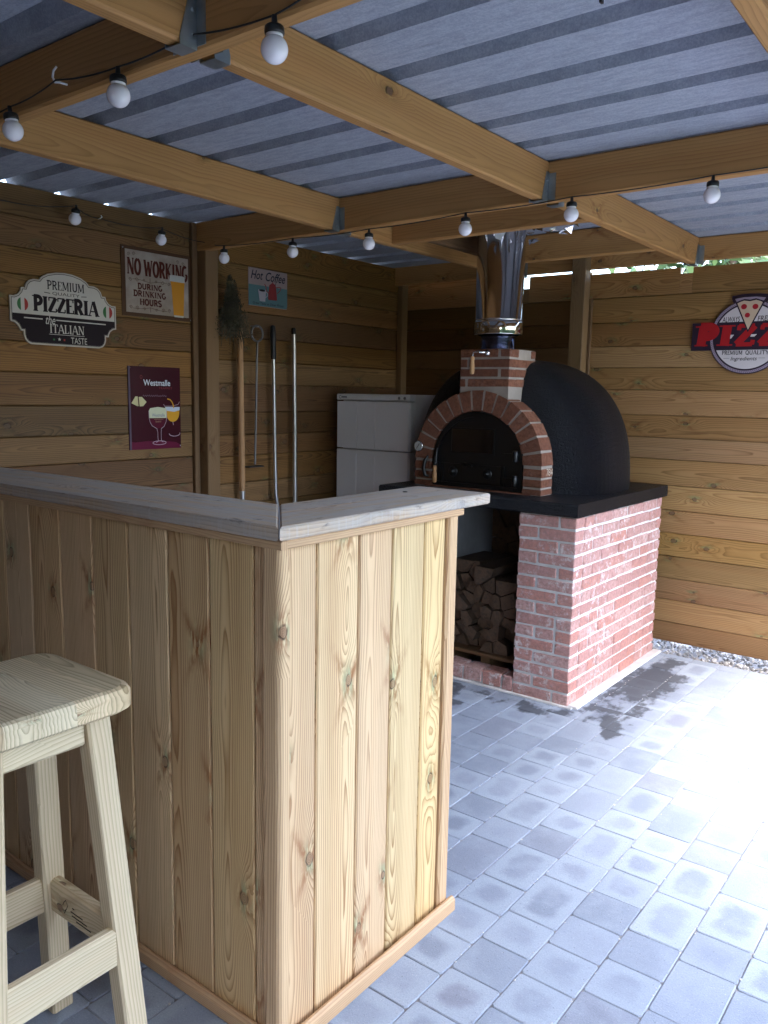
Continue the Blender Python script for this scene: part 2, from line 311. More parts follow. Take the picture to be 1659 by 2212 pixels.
# ------------------------------------------------------------------ mesh helpers
class MB:
    def __init__(s): s.v = []; s.f = []; s.uv = []; s.mi = []; s.sm = []
    def face(s, pts, uvs=None, mi=0, smooth=False):
        i = len(s.v); s.v += [tuple(p) for p in pts]; s.f.append(tuple(range(i, i+len(pts))))
        s.uv.append(uvs if uvs else [(0, 0)]*len(pts)); s.mi.append(mi); s.sm.append(smooth)
    def mesh(s, verts, faces, uvs=None, mi=0, smooth=False):
        i = len(s.v); s.v += [tuple(p) for p in verts]
        for n, f in enumerate(faces):
            s.f.append(tuple(i+a for a in f)); s.uv.append(uvs[n] if uvs else [(verts[a][0], verts[a][1]) for a in f])
            s.mi.append(mi); s.sm.append(smooth)
    def board(s, p, L, V, W, c=.004, mi=0):
        """box with chamfered long edges; p corner, L length vector, V and W cross vectors; wood uv"""
        p, L, V, W = Vector(p), Vector(L), Vector(V), Vector(W)
        lv, lw, ll = V.length, W.length, L.length; v, w_ = V/lv, W/lw
        c = min(c, lv*.4, lw*.4)
        sec = [(c, 0), (lv-c, 0), (lv, c), (lv, lw-c), (lv-c, lw), (c, lw), (0, lw-c), (0, c)]
        if V.cross(W).dot(L) < 0: sec = sec[::-1]
        A = [p + v*a + w_*b for a, b in sec]; B = [q + L for q in A]
        off = random.random()*40
        d = [Vector(x) for x in sec]
        F, U = [], []
        for i in range(8):
            j = (i+1) % 8
            # across-coordinate measured from the middle of the face this strip belongs to
            def ac(q, i=i):
                k = (i+1)//2 % 4 if i % 2 else i//2
                # faces: 0 and 2 lie along V, 1 and 3 along W (order depends on the winding)
                a, b_ = sec[i], sec[j]
                along_v = abs(a[0]-b_[0]) >= abs(a[1]-b_[1])
                return (q[0]-lv/2) if along_v else (q[1]-lw/2)+lv*.15
            F.append((i, j, j+8, i+8)); va, vb = ac(sec[i]), ac(sec[j]); U.append([(off, va), (off, vb), (off+ll, vb), (off+ll, va)])
        offv = -lv/2
        F.append(tuple(range(7, -1, -1))); U.append([(off+sec[i][1]*.3, offv+sec[i][0]) for i in range(7, -1, -1)])
        F.append(tuple(range(8, 16))); U.append([(off+sec[i][1]*.3, offv+sec[i][0]) for i in range(8)])
        s.mesh(A+B, F, U, mi)
    def box(s, lo, hi, c=.002, axis=None, mi=0):
        d = [hi[i]-lo[i] for i in range(3)]
        a = axis if axis is not None else max(range(3), key=lambda i: d[i])
        o = [(a+1) % 3, (a+2) % 3]
        e = lambda i: Vector([d[i] if j == i else 0 for j in range(3)])
        s.board(lo, e(a), e(o[0]), e(o[1]), c, mi)
    def loft(s, rings, close=True, cap=True, mi=0, smooth=True):
        n = len(rings[0]); V = [p for r in rings for p in r]; F = []
        for k in range(len(rings)-1):
            for i in range(n if close else n-1):
                j = (i+1) % n; F.append((k*n+i, k*n+j, (k+1)*n+j, (k+1)*n+i))
        U = [[(V[a][2], V[a][0]+V[a][1]) for a in f] for f in F]
        s.mesh(V, F, U, mi, smooth)
        if cap:
            s.face([tuple(p) for p in rings[0]][::-1], None, mi); s.face([tuple(p) for p in rings[-1]], None, mi)
    def lathe(s, c, prof, n=32, axis=(0, 0, 1), mi=0, cap=True, smooth=True):
        ax = Vector(axis).normalized(); a = ax.orthogonal().normalized(); b = ax.cross(a); c = Vector(c)
        s.loft([[c + ax*h + (a*math.cos(2*math.pi*i/n) + b*math.sin(2*math.pi*i/n))*r for i in range(n)] for r, h in prof], True, cap, mi, smooth)
    def tube(s, pts, r, n=8, mi=0, cap=True):
        pts = [Vector(p) for p in pts]; rings = []; rr = r if isinstance(r, (list, tuple)) else [r]*len(pts)
        prev = None
        for i, p in enumerate(pts):
            t = (pts[min(i+1, len(pts)-1)] - pts[max(i-1, 0)]).normalized()
            a = t.orthogonal().normalized() if prev is None else (prev - t*prev.dot(t)).normalized()
            prev = a; b = t.cross(a)
            rings.append([p + (a*math.cos(2*math.pi*k/n) + b*math.sin(2*math.pi*k/n))*rr[i] for k in range(n)])
        s.loft(rings, True, cap, mi)
    def build(s, name, mats, parent=None, origin=None):
        me = bpy.data.meshes.new(name)
        wp = Vector((0, 0, 0)); q = parent
        while q is not None: wp += q.location; q = q.parent
        og = Vector(origin) if origin is not None else (Vector((0, 0, 0)) if parent is None else wp)
        me.from_pydata([tuple(Vector(v)-og) for v in s.v], [], s.f)
        uvl = me.uv_layers.new(name='UVMap')
        fl = [x for u in s.uv for p in u for x in p]; uvl.data.foreach_set('uv', fl)
        mats = mats if isinstance(mats, (list, tuple)) else [mats]
        for m in mats: me.materials.append(m)
        me.polygons.foreach_set('material_index', s.mi); me.polygons.foreach_set('use_smooth', s.sm)
        bm = bmesh.new(); bm.from_mesh(me); bmesh.ops.recalc_face_normals(bm, faces=bm.faces); bm.to_mesh(me); bm.free()
        me.update()
        o = bpy.data.objects.new(name, me); COL.objects.link(o)
        if parent is not None: o.parent = parent; o.location = og - wp
        else: o.location = og
        return o

def tag(o, label=None, cat=None, group=None, kind=None):
    if label: o['label'] = label
    if cat: o['category'] = cat
    if group: o['group'] = group
    if kind: o['kind'] = kind
    return o
def empty(name, loc, label, cat, group=None):
    o = bpy.data.objects.new(name, None); COL.objects.link(o); o.location = loc; o.empty_display_size = .1
    return tag(o, label, cat, group)
def dup(o, loc, label=None):
    c = o.copy(); COL.objects.link(c); c.location = loc
    if label: c['label'] = label
    for ch in list(o.children):
        d = ch.copy(); COL.objects.link(d); d.parent = c
        for g in ch.children:
            e = g.copy(); COL.objects.link(e); e.parent = d
    return c

class Fr:
    """flat drawing frame: origin, U right, V up, N out of the surface"""
    def __init__(s, o, U, V): s.o, s.U, s.V = Vector(o), Vector(U), Vector(V); s.N = s.U.cross(s.V)
    def __call__(s, u, v, h=0.0): return s.o + s.U*u + s.V*v + s.N*h
def plate(mb, fr, pts, h0, h1, mi=0):
    """solid plate with outline pts between heights h0 and h1"""
    n = len(pts); A = [fr(u, v, h0) for u, v in pts]; B = [fr(u, v, h1) for u, v in pts]
    mb.mesh(A+B, [tuple(range(n-1, -1, -1)), tuple(range(n, 2*n))] + [(i, (i+1) % n, n+(i+1) % n, n+i) for i in range(n)], None, mi)
def ribbon(mb, fr, pts, wd, h, mi=0, closed=False, th=.0004):
    n = len(pts); Lp, Rp = [], []
    for i in range(n):
        a = Vector(pts[i-1] if (i > 0 or closed) else pts[i]); b = Vector(pts[(i+1) % n] if (i < n-1 or closed) else pts[i]); p = Vector(pts[i])
        d1 = (p-a); d2 = (b-p)
        d1 = d1.normalized() if d1.length > 1e-9 else d2.normalized(); d2 = d2.normalized() if d2.length > 1e-9 else d1
        t = (d1+d2); t = t.normalized() if t.length > 1e-6 else d1
        nn = Vector((-t.y, t.x)); k = 1/max(.5, nn.dot(Vector((-d1.y, d1.x))))
        ww = wd[i] if isinstance(wd, (list, tuple)) else wd
        Lp.append(p+nn*ww*.5*k); Rp.append(p-nn*ww*.5*k)
    m = n if closed else n-1
    for i in range(m):
        j = (i+1) % n
        mb.face([fr(*Lp[i], h), fr(*Rp[i], h), fr(*Rp[j], h), fr(*Lp[j], h)], None, mi)
def arc(cx, cy, rx, ry, a0, a1, n=12):
    return [(cx+rx*math.cos(R(a0+(a1-a0)*i/n)), cy+ry*math.sin(R(a0+(a1-a0)*i/n))) for i in range(n+1)]
def ell(cx, cy, rx, ry, n=28): return arc(cx, cy, rx, ry, 0, 360-360/n, n-1)

# slab-serif capitals as strokes: (width, [(points, thin?)], [serif positions])
def GL():
    G = {}
    def g(c, wd, st, se=()): G[c] = (wd, st, se)
    g('A', .78, [([(.06, 0), (.36, 1)], 1), ([(.40, 1), (.70, 0)], 0), ([(.2, .32), (.6, .32)], 1)], [(.06, 0), (.70, 0)])
    g('D', .72, [([(.16, 0), (.16, 1)], 0), ([(.05, .95), (.35, .95)]+arc(.35, .5, .28, .45, 90, -90)+[(.05, .05)], 0)], [(.1, 0), (.1, 1)])
    g('E', .62, [([(.16, 0), (.16, 1)], 0), ([(.05, .95), (.56, .95)], 1), ([(.05, .05), (.58, .05)], 1), ([(.16, .52), (.45, .52)], 1), ([(.56, .75), (.56, .97)], 1), ([(.58, .25), (.58, .03)], 1)])
    g('F', .60, [([(.16, 0), (.16, 1)], 0), ([(.05, .95), (.56, .95)], 1), ([(.16, .52), (.45, .52)], 1), ([(.56, .75), (.56, .97)], 1)], [(.16, 0)])
    g('G', .74, [(arc(.37, .5, .27, .45, 55, 325, 18)+[(.62, .42)], 0), ([(.42, .44), (.7, .44)], 1)])
    g('H', .80, [([(.16, 0), (.16, 1)], 0), ([(.64, 0), (.64, 1)], 0), ([(.16, .5), (.64, .5)], 1)], [(.16, 0), (.16, 1), (.64, 0), (.64, 1)])
    g('I', .40, [([(.2, 0), (.2, 1)], 0)], [(.2, 0), (.2, 1)])
    g('K', .78, [([(.16, 0), (.16, 1)], 0), ([(.18, .42), (.62, 1)], 1), ([(.3, .58), (.66, 0)], 0)], [(.16, 0), (.16, 1), (.62, 1), (.66, 0)])
    g('L', .60, [([(.16, 0), (.16, 1)], 0), ([(.05, .05), (.56, .05)], 1), ([(.56, .27), (.56, .03)], 1)], [(.16, 1)])
    g('M', .95, [([(.14, 0), (.14, 1)], 1), ([(.16, 1), (.46, .12)], 0), ([(.48, .12), (.78, 1)], 1), ([(.80, 0), (.80, 1)], 0)], [(.14, 0), (.14, 1), (.80, 0), (.80, 1)])
    g('N', .82, [([(.14, 0), (.14, 1)], 1), ([(.16, 1), (.66, 0)], 0), ([(.68, 0), (.68, 1)], 1)], [(.14, 0), (.14, 1), (.68, 1)])
    g('O', .76, [(arc(.38, .5, .28, .45, 90, 450, 22), 0)])
    g('P', .66, [([(.16, 0), (.16, 1)], 0), ([(.05, .95), (.32, .95)]+arc(.32, .71, .25, .24, 90, -90)+[(.16, .47)], 0)], [(.16, 0), (.1, 1)])
    g('Q', .76, [(arc(.38, .5, .28, .45, 90, 450, 22), 0), ([(.42, .22), (.68, -.08)], 0)])
    g('R', .74, [([(.16, 0), (.16, 1)], 0), ([(.05, .95), (.32, .95)]+arc(.32, .72, .24, .23, 90, -90)+[(.16, .49)], 0), ([(.36, .48), (.62, .02)], 0)], [(.16, 0), (.1, 1), (.62, 0)])
    g('S', .62, [(arc(.31, .73, .22, .22, 30, 250, 14)+arc(.31, .27, .23, .22, 80, -150, 14), 0)])
    g('T', .68, [([(.34, 0), (.34, 1)], 0), ([(.04, .95), (.64, .95)], 1), ([(.06, .74), (.06, .97)], 1), ([(.62, .74), (.62, .97)], 1)], [(.34, 0)])
    g('U', .78, [([(.16, 1), (.16, .32)]+arc(.39, .32, .23, .27, 180, 360)+[(.62, 1)], 0)], [(.16, 1), (.62, 1)])
    g('W', 1.0, [([(.08, 1), (.28, 0)], 0), ([(.30, 0), (.48, .9)], 1), ([(.50, .9), (.68, 0)], 0), ([(.70, 0), (.90, 1)], 1)], [(.08, 1), (.90, 1)])
    g('Y', .76, [([(.08, 1), (.38, .45)], 0), ([(.40, .45), (.68, 1)], 1), ([(.38, 0), (.38, .48)], 0)], [(.08, 1), (.68, 1), (.38, 0)])
    g('Z', .66, [([(.06, .95), (.58, .95)], 1), ([(.58, .95), (.08, .05)], 0), ([(.06, .05), (.60, .05)], 1), ([(.08, .74), (.08, .97)], 1), ([(.60, .26), (.60, .03)], 1)])
    return G
GLY = GL()
def slab(mb, fr, text, u0, u1, v0, v1, h, thick=.15, thin=.07, serif=.10, mi=0, rise=0.0, slant=0.0, space=.34):
    """letters filling the rectangle u0..u1, v0..v1"""
    tot = sum(GLY[c][0] if c != ' ' else space for c in text); sx = (u1-u0)/tot; sh = v1-v0; x = 0; nst = 0
    for c in text:
        if c == ' ': x += space; continue
        wd, st, se = GLY[c]
        T = lambda p: (u0+(x+p[0])*sx + slant*p[1]*sh, v0+p[1]*sh + rise*((u0+(x+p[0])*sx)-u0))
        for pts, th in st:
            nst += 1; ribbon(mb, fr, [T(p) for p in pts], (thin if th else thick)*min(sx, sh)*(1 if th else 1), h+nst*2e-5, mi)
        for a, b in se:
            nst += 1; hs = serif*1.35; y = .035 if b < .5 else .965
            ribbon(mb, fr, [T((a-hs, y)), T((a+hs, y))], .07*sh, h+nst*2e-5, mi)
        x += wd
def script(mb, fr, text, u0, u1, v0, v1, h, shear=.3, bold=0.0, mi=0):
    """flowing letters set with the built-in typeface, fitted to the rectangle"""
    cu = bpy.data.curves.new('lettering', 'FONT'); cu.body = text; cu.shear = shear; cu.offset = bold; cu.resolution_u = 3
    o = bpy.data.objects.new('lettering', cu); COL.objects.link(o)
    dg = bpy.context.evaluated_depsgraph_get(); me = bpy.data.meshes.new_from_object(o.evaluated_get(dg))
    xs = [v.co.x for v in me.vertices]; ys = [v.co.y for v in me.vertices]
    x0, x1, y0, y1 = min(xs), max(xs), min(ys), max(ys)
    f = lambda v: fr(u0+(v.co.x-x0)/(x1-x0)*(u1-u0), v0+(v.co.y-y0)/(y1-y0)*(v1-v0), h)
    mb.mesh([f(v) for v in me.vertices], [tuple(p.vertices) for p in me.polygons], None, mi)
    bpy.data.objects.remove(o); bpy.data.curves.remove(cu); bpy.data.meshes.remove(me)

# ------------------------------------------------------------------ dimensions
XW, YW, ZR = -3.408, 4.60, 2.25       # inner faces of the two plank walls, underside of the roof sheet
XE, YE = .12, -2.6                    # open right edge of the roof, its rear edge
BZ = 2.108                            # underside of the beams

# ------------------------------------------------------------------ setting: ground, paving, gravel, lawn
b = MB(); b.face([(-120, -120, -.10), (120, -120, -.10), (120, 160, -.10), (-120, 160, -.10)]); tag(b.build('ground', M_EARTH), kind='structure')
b = MB(); b.face([(3.42, -60, -.02), (70, -60, -.02), (70, 90, -.02), (3.42, 90, -.02)]); tag(b.build('lawn', M_GRASS), kind='structure')
b = MB()
b.face([(-3.4, -2.6, -.0035), (3.4, -2.6, -.0035), (3.4, 4.45, -.0035), (-3.4, 4.45, -.0035)], None, 1)
P0 = .1445
i = -18
while -.83+i*P0 < 3.25:
    x0 = -.83+i*P0; y = -2.6 + random.random()*.14
    if i == 0: y = -2.6+.0
    while y < 4.44:
        ln = .1445 if random.random() < .74 else .2165
        y1 = min(y+ln, 4.445)
        if y1-y < .03: break
        g = .0009; c = .0022; lo = (x0+g, y+g); hi = (x0+P0-g, y1-g)
        zt = random.uniform(-.0008, .0008); tx, ty = random.uniform(-.004, .004), random.uniform(-.004, .004)
        def Z(x, yy): return zt + (x-x0-P0/2)*tx*2 + (yy-(y+y1)/2)*ty*2
        rs = .006
        def ringp(o, dz):
            a0, b0, a1, b1 = lo[0]+o, lo[1]+o, hi[0]-o, hi[1]-o; q = rs
            pts = [(a0+q, b0), (a1-q, b0), (a1, b0+q), (a1, b1-q), (a1-q, b1), (a0+q, b1), (a0, b1-q), (a0, b0+q)]
            return [(px+random.uniform(-.0006, .0006), py+random.uniform(-.0006, .0006), Z(px, py)+dz) for px, py in pts]
        Rb, Rm, Rt = ringp(0, -.05), ringp(0, -c), ringp(c, 0)
        V = Rb+Rm+Rt; F = []
        for q in range(8):
            r_ = (q+1) % 8; F += [(q, r_, 8+r_, 8+q), (8+q, 8+r_, 16+r_, 16+q)]
        ex = lambda v: (min(v[0]-lo[0], hi[0]-v[0]), min(v[1]-lo[1], hi[1]-v[1]))
        # top as a 3x3-style fan so the edge-distance coordinates stay exact
        mx, my = (lo[0]+hi[0])/2, (lo[1]+hi[1])/2; V.append((mx, my, Z(mx, my)))
        mids = [(mx, Rt[0][1]), (Rt[2][0], my), (mx, Rt[4][1]), (Rt[6][0], my)]
        for a_, b_ in mids: V.append((a_, b_, Z(a_, b_)))
        # 24 centre, 25..28 edge middles
        F += [(24, 25, 17, 18, 26), (24, 26, 19, 20, 27), (24, 27, 21, 22, 28), (24, 28, 23, 16, 25)]
        U = [[tuple(max(0, t) for t in ex(V[a])) for a in f] for f in F]
        b.mesh(V, F, U, 0)
        y = y1
    i += 1
paving = tag(b.build('paving', [M_PAVER, M_SAND]), kind='structure')
b = MB()
for k in range(420):
    i_ = random.randint(-4, 8); x = -.83+i_*P0+random.gauss(0, .0035); y = random.uniform(.9, 4.4); r = random.uniform(.0012, .0032)
    V = [(x+r*random.uniform(.7, 1.5)*math.cos(t*1.257), y+r*random.uniform(.7, 1.9)*math.sin(t*1.257), .0012) for t in range(5)]+[(x, y, .0028)]
    b.mesh(V, [(t, (t+1) % 5, 5) for t in range(5)])
tag(b.build('joint_grit', plain('pale_grit', (.55, .53, .50), .9)), kind='stuff')
# gravel between paving and back wall
b = MB()
for k in range(1500):
    x = random.uniform(-1.62, .3); y = 4.455 + random.random()**1.3*.42; r = random.uniform(.006, .017); z = random.uniform(-.045, -.022) + r*.4
    n = Vector((random.gauss(0, 1), random.gauss(0, 1), random.gauss(0, 1))).normalized(); a = n.orthogonal().normalized(); c = n.cross(a)
    p = Vector((x, y, z)); sx, syy, sz = r*random.uniform(.8, 1.3), r*random.uniform(.7, 1.1), r*random.uniform(.5, .8)
    V = [p+n*sx, p-n*sx]+[p+(a*math.cos(t*1.2566+random.uniform(-.3, .3))*syy+c*math.sin(t*1.2566)*sz)+n*random.uniform(-.4, .4)*sx for t in range(5)]
    b.mesh(V, [(0, 2+t, 2+(t+1) % 5) for t in range(5)]+[(1, 2+(t+1) % 5, 2+t) for t in range(5)])
tag(b.build('gravel', M_GRAVEL), kind='stuff')
b = MB(); b.face([(-1.7, 4.447, -.05), (.4, 4.447, -.05), (.4, 5.2, -.05), (-1.7, 5.2, -.05)]); tag(b.build('gravel_bed', M_SAND), kind='structure')

# ------------------------------------------------------------------ shelter frame and roof
SH = empty('timber_shelter', (-1.4, 2.0, 0), 'open pine shelter frame carrying the ribbed metal roof overhead', 'shelter')
# ribbed roof sheet: flats at ZR, ribs rise 38 mm; ribs run along X
b = MB(); prof = []; y = 1.565-.2475*17
while y < YW+.32:
    prof += [(y-.004, ZR), (y+.004, ZR+.052), (y+.050, ZR+.052), (y+.074, ZR)]; y += .2475
hole = (-2.27, -1.9, 3.36, 3.76)
xs = [XW-.10, -2.5, -1.5, -.5, XE]
for a, c in zip(prof[:-1], prof[1:]):
    for x0, x1 in zip(xs[:-1], xs[1:]):
        b.face([(x0, a[0], a[1]), (x1, a[0], a[1]), (x1, c[0], c[1]), (x0, c[0], c[1])])
roof = b.build('roof_sheet', M_ROOF, SH)
def beam(name, lo, hi, m=W_BEAM, axis=None, c=.006):
    b = MB(); b.box(lo, hi, c, axis); return b.build(name, m, SH)
zt = ZR-.003
beam('beam', (XW, 1.19, BZ), (XE, 1.235, zt))
beam('beam', (XW+.02, 2.80, BZ), (XE, 2.845, zt))
beam('beam', (XW, -.42, BZ), (XE, -.375, zt))
beam('beam', (XW, -2.03, BZ), (XE, -1.985, zt))
beam('beam', (XE+.002, -2.03, 2.06), (XE+.032, 4.528, zt))  # unseen rim beam added along the open edge to cut sky light
beam('fascia_board', (XW-.03, 4.50, 2.128), (XE, 4.528, zt))
def hanger(j, x0, x1, yf, d):
    """folded steel joist hanger: cheeks, seat and flanges; d = direction the joist runs from the beam face"""
    b = MB(); t = .002; L = .045
    for xa, xb in ((x0-t-.0005, x0-.0005), (x1+.0005, x1+t+.0005)):
        pts = [(yf+d*.001, BZ-.003), (yf+d*L, BZ-.003), (yf+d*L, BZ+.012), (yf+d*.020, BZ+.100), (yf+d*.001, BZ+.100)]
        A = [(xa, y, z) for y, z in pts]; B = [(xb, y, z) for y, z in pts]
        b.mesh(A+B, [(0, 1, 2, 3, 4), (9, 8, 7, 6, 5)]+[(i, (i+1) % 5, 5+(i+1) % 5, 5+i) for i in range(5)])
    ya, yb = sorted((yf+d*.001, yf+d*L))
    b.box((x0-t, ya, BZ-.0055), (x1+t, yb, BZ-.0032), .0003)
    for xa, xb in ((x0-.030, x0-t-.001), (x1+t+.001, x1+.030)):
        y0, y1 = sorted((yf+d*.0005, yf+d*.0025)); b.box((xa, y0, BZ+.002), (xb, y1, BZ+.095), .0003)
    for zz in (.025, .07): b.lathe((x1+t, yf+d*.012, BZ+zz), [(.0045, 0), (.0045, .0015), (.002, .003)], 8, (1, 0, 0))
    return b.build('joist_hanger', M_GALV, j)
def joist(x1, y0, y1, ends):
    b = MB(); b.box((x1-.045, y0, BZ+.001), (x1, y1, zt), .006, 1); j = b.build('joist', W_BEAM, SH)
    for yf, d in ends: hanger(j, x1-.045, x1, yf, d)
for x1 in (-2.43, -1.43, -.44, .04):
    joist(x1, 1.237, 2.798, [(1.235, 1), (2.80, -1)])
    joist(x1, -.373, 1.188, [(1.19, -1), (-.375, 1)])
    joist(x1, -1.983, -.422, [(-.42, -1)])
    joist(x1+(.02 if -2 < x1 < -1 else -.01), 2.847, 4.498, [(2.845, 1), (4.50, -1)])
# trimmers boxing in the flue
beam('trimmer', (-2.438, 3.195, BZ+.004), (-1.458, 3.24, zt), W_BEAM)
beam('trimmer', (-2.438, 3.98, BZ+.004), (-1.458, 4.025, zt), W_BEAM)
beam('trimmer', (-2.30, 3.245, 2.12), (-2.255, 3.975, zt), W_DARK)
# posts
W_POST = wood('post_pine', (.23, .15, .07), (.14, .085, .036), F=120, ring=.35, knots=.25, green=.3, vary=.06)
def post(lo, hi, m=None): b = MB(); b.box(lo, hi, .004, 2); return b.build('post', W_POST, SH)
post((XW+.004, 2.808, -.02), (-3.33, 2.892, 2.246))
post((-2.088, 4.425, -.02), (-2.003, 4.495, 2.246))
post((XW+.004, 4.53, -.02), (-3.36, 4.594, 2.24))
post((XW+.004, 1.10, -.02), (-3.33, 1.184, 2.246))
post((XE-.09, 4.425, -.02), (XE-.01, 4.495, 2.246))
post((XE-.09, -.44, -.02), (XE-.01, -.36, BZ-.001))

b = MB(); b.box((-.792, 1.745, ZR-.016), (-.786, 1.758, ZR+.002), .001, 2); b.build('roof_nail', M_BLACKP, SH)
# ------------------------------------------------------------------ plank walls
def planks(b, seams, place, t=.028, jitter=.003):
    for z0, z1 in zip(seams[:-1], seams[1:]):
        place(b, z0+.0012, z1-.0012, random.uniform(0, jitter))
ZL1 = [.01, .14, .27, .40, .53, .66, .79, .925, 1.063, 1.19, 1.326, 1.47, 1.60, 1.742, 1.88, 1.99, 2.12, 2.243]
ZL2 = [.01, .14, .27, .40, .53, .655, .78, .90, 1.05, 1.166, 1.292, 1.446, 1.571, 1.70, 1.838, 1.96, 2.085, 2.243]
b = MB()
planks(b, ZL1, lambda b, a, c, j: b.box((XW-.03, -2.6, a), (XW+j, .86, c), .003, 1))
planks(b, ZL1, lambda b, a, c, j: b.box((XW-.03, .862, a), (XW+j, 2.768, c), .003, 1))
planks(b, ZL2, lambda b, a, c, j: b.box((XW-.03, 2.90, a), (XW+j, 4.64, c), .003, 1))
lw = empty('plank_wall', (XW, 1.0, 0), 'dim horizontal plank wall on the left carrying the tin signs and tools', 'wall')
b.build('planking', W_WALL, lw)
b = MB(); b.box((XW-.03, 2.770, 0), (XW+.022, 2.804, 2.243), .003, 2); b.build('batten', W_DARK, lw)
b = MB(); b.box((XW-.056, -2.6, 0), (XW-.032, 4.66, 2.24), .003, 1); b.build('backing', W_DARK, lw)
ZB = [.025, .14, .27, .395, .523, .655, .785, .925, 1.07, 1.19, 1.315, 1.455, 1.58, 1.70, 1.835, 1.975]
b = MB()
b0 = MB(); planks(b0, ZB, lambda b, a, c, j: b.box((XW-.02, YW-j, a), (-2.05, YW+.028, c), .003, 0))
planks(b, ZB, lambda b, a, c, j: b.box((-2.048, YW-j, a), (XE+.05, YW+.028, c), .003, 0))
for x0, x1, zz in ((XW-.02, -2.512, 2.165), (-2.512, -2.446, 2.062), (-2.446, -2.05, 2.131), (-2.048, -1.531, 2.116), (-1.531, -1.462, 2.083), (-1.462, XE+.05, 2.113)):
    b.box((x0, YW, 1.977), (x1-.0005, YW+.028, zz), .0015, 0)
bw = empty('plank_wall', (-1.4, YW, 0), 'back plank wall behind the pizza oven with a bright gap along its top', 'wall')
b.build('planking', W_BACK, bw); b0.build('planking', W_SHADE, bw)
b = MB(); b.box((XW-.03, YW+.029, .03), (XE+.05, YW+.04, 2.04), .001, 0); b.build('backing', W_DARK, bw)
b = MB(); b.box((-2.075, YW-.024, .03), (-2.022, YW-.004, 1.975), .003, 2); b.build('batten', W_DARK, bw)
# unseen rear wall; its side return is added to block light
b = MB()
ZS = [0.0+.132*i for i in range(18)]
planks(b, ZS, lambda b, a, c, j: b.box((XW-.02, -2.63, a), (XE+.53, -2.60+j, c), .003, 0))
planks(b, ZS, lambda b, a, c, j: b.box((XE+.502, -2.6, a), (XE+.53+j, -.02, c), .003, 1))
rw = empty('plank_wall', (-1.4, -2.62, 0), 'plank wall behind the viewer with a side return added to block light', 'wall'); b.build('planking', W_WALL, rw)

# ------------------------------------------------------------------ bar
BAR = empty('bar_counter', (-1.75, 1.2, 0), 'L-shaped pine bar with vertical plank cladding and a grey weathered top', 'bar')
XL = [-3.30+.1402*i for i in range(9)][:9]
XS = [-3.29, -3.15, -3.01, -2.87, -2.73, -2.59, -2.455, -2.318, -2.181, -2.045, -1.90, -1.756, -1.61, -1.465, -1.325, -1.188, -1.142]
b = MB()
for x0, x1 in zip(XS[:-1], XS[1:]): b.board((x0+.0022, 1.114, .006), (0, 0, 1.105), (x1-x0-.0044, 0, 0), (0, .016, 0), .0035)
b.build('plank_front', W_BAR, BAR)
YS = [1.128, 1.223, 1.36, 1.482, 1.612, 1.703]
b = MB()
for y0, y1 in zip(YS[:-1], YS[1:]): b.board((-1.128, y0+.0022, .006), (0, 0, 1.105), (0, y1-y0-.0044, 0), (.016, 0, 0), .0035)
b.build('plank_side', W_BAR, BAR)
b = MB(); b.box((-3.29, 1.1305, .004), (-1.14, 1.142, 1.112), .001, 2); b.box((-1.142, 1.146, .004), (-1.1295, 1.74, 1.112), .001, 2); b.build('backing_board', W_TRIM, BAR)
b = MB(); b.box((-3.29, 1.275, .06), (-1.290, 1.287, 1.112), .002, 2); b.box((-1.288, 1.292, .06), (-1.276, 1.733, 1.112), .002, 2); b.build('inner_panel', W_BAR, BAR)
def quarter(cx, cy, r, z0, z1, x_in, y_in):
    sec = [(x_in, cy-r)]+[(cx+r*math.sin(R(a)), cy-r*math.cos(R(a))) for a in range(0, 91, 15)]+[(cx+r, y_in), (x_in, y_in)]
    return sec
b = MB(); sec = quarter(-1.112, 1.112, .014, 0, 0, -1.141, 1.1275)
per = -.03; n = len(sec); off = 3.3
V = [(x, y, .006) for x, y in sec]+[(x, y, 1.111) for x, y in sec]; F = []; U = []
for i in range(n):
    j = (i+1) % n; d = math.hypot(sec[i][0]-sec[j][0], sec[i][1]-sec[j][1])
    F.append((i, j, n+j, n+i)); U.append([(off, per), (off, per+d), (off+1.1, per+d), (off+1.1, per)]); per += d
b.mesh(V, F, U, 0); b.build('corner_post', W_BAR, BAR)
b = MB(); b.board((-1.142, 1.7045, .006), (0, 0, 1.105), (0, .043, 0), (.040, 0, 0), .006); b.build('end_post', W_BAR, BAR)
b = MB(); b.board((-1.288, 1.735, .05), (0, 0, 1.06), (.144, 0, 0), (0, .012, 0), .003); b.build('end_panel', W_BAR, BAR)
b = MB(); b.board((-3.29, 1.092, .001), (2.21, 0, 0), (0, .021, 0), (0, 0, .042), .008); b.build('base_trim', W_TRIM, BAR)
b = MB(); b.board((-1.1015, 1.1145, .001), (0, .640, 0), (.021, 0, 0), (0, 0, .046), .008); b.build('base_trim', W_TRIM, BAR)
b = MB(); b.board((-3.29, 1.0955, 1.100), (2.200, 0, 0), (0, .018, 0), (0, 0, .017), .002); b.build('top_trim', W_TRIM, BAR)
b = MB(); b.board((-1.1115, 1.1145, 1.100), (0, .640, 0), (.0195, 0, 0), (0, 0, .017), .002); b.build('top_trim', W_TRIM, BAR)
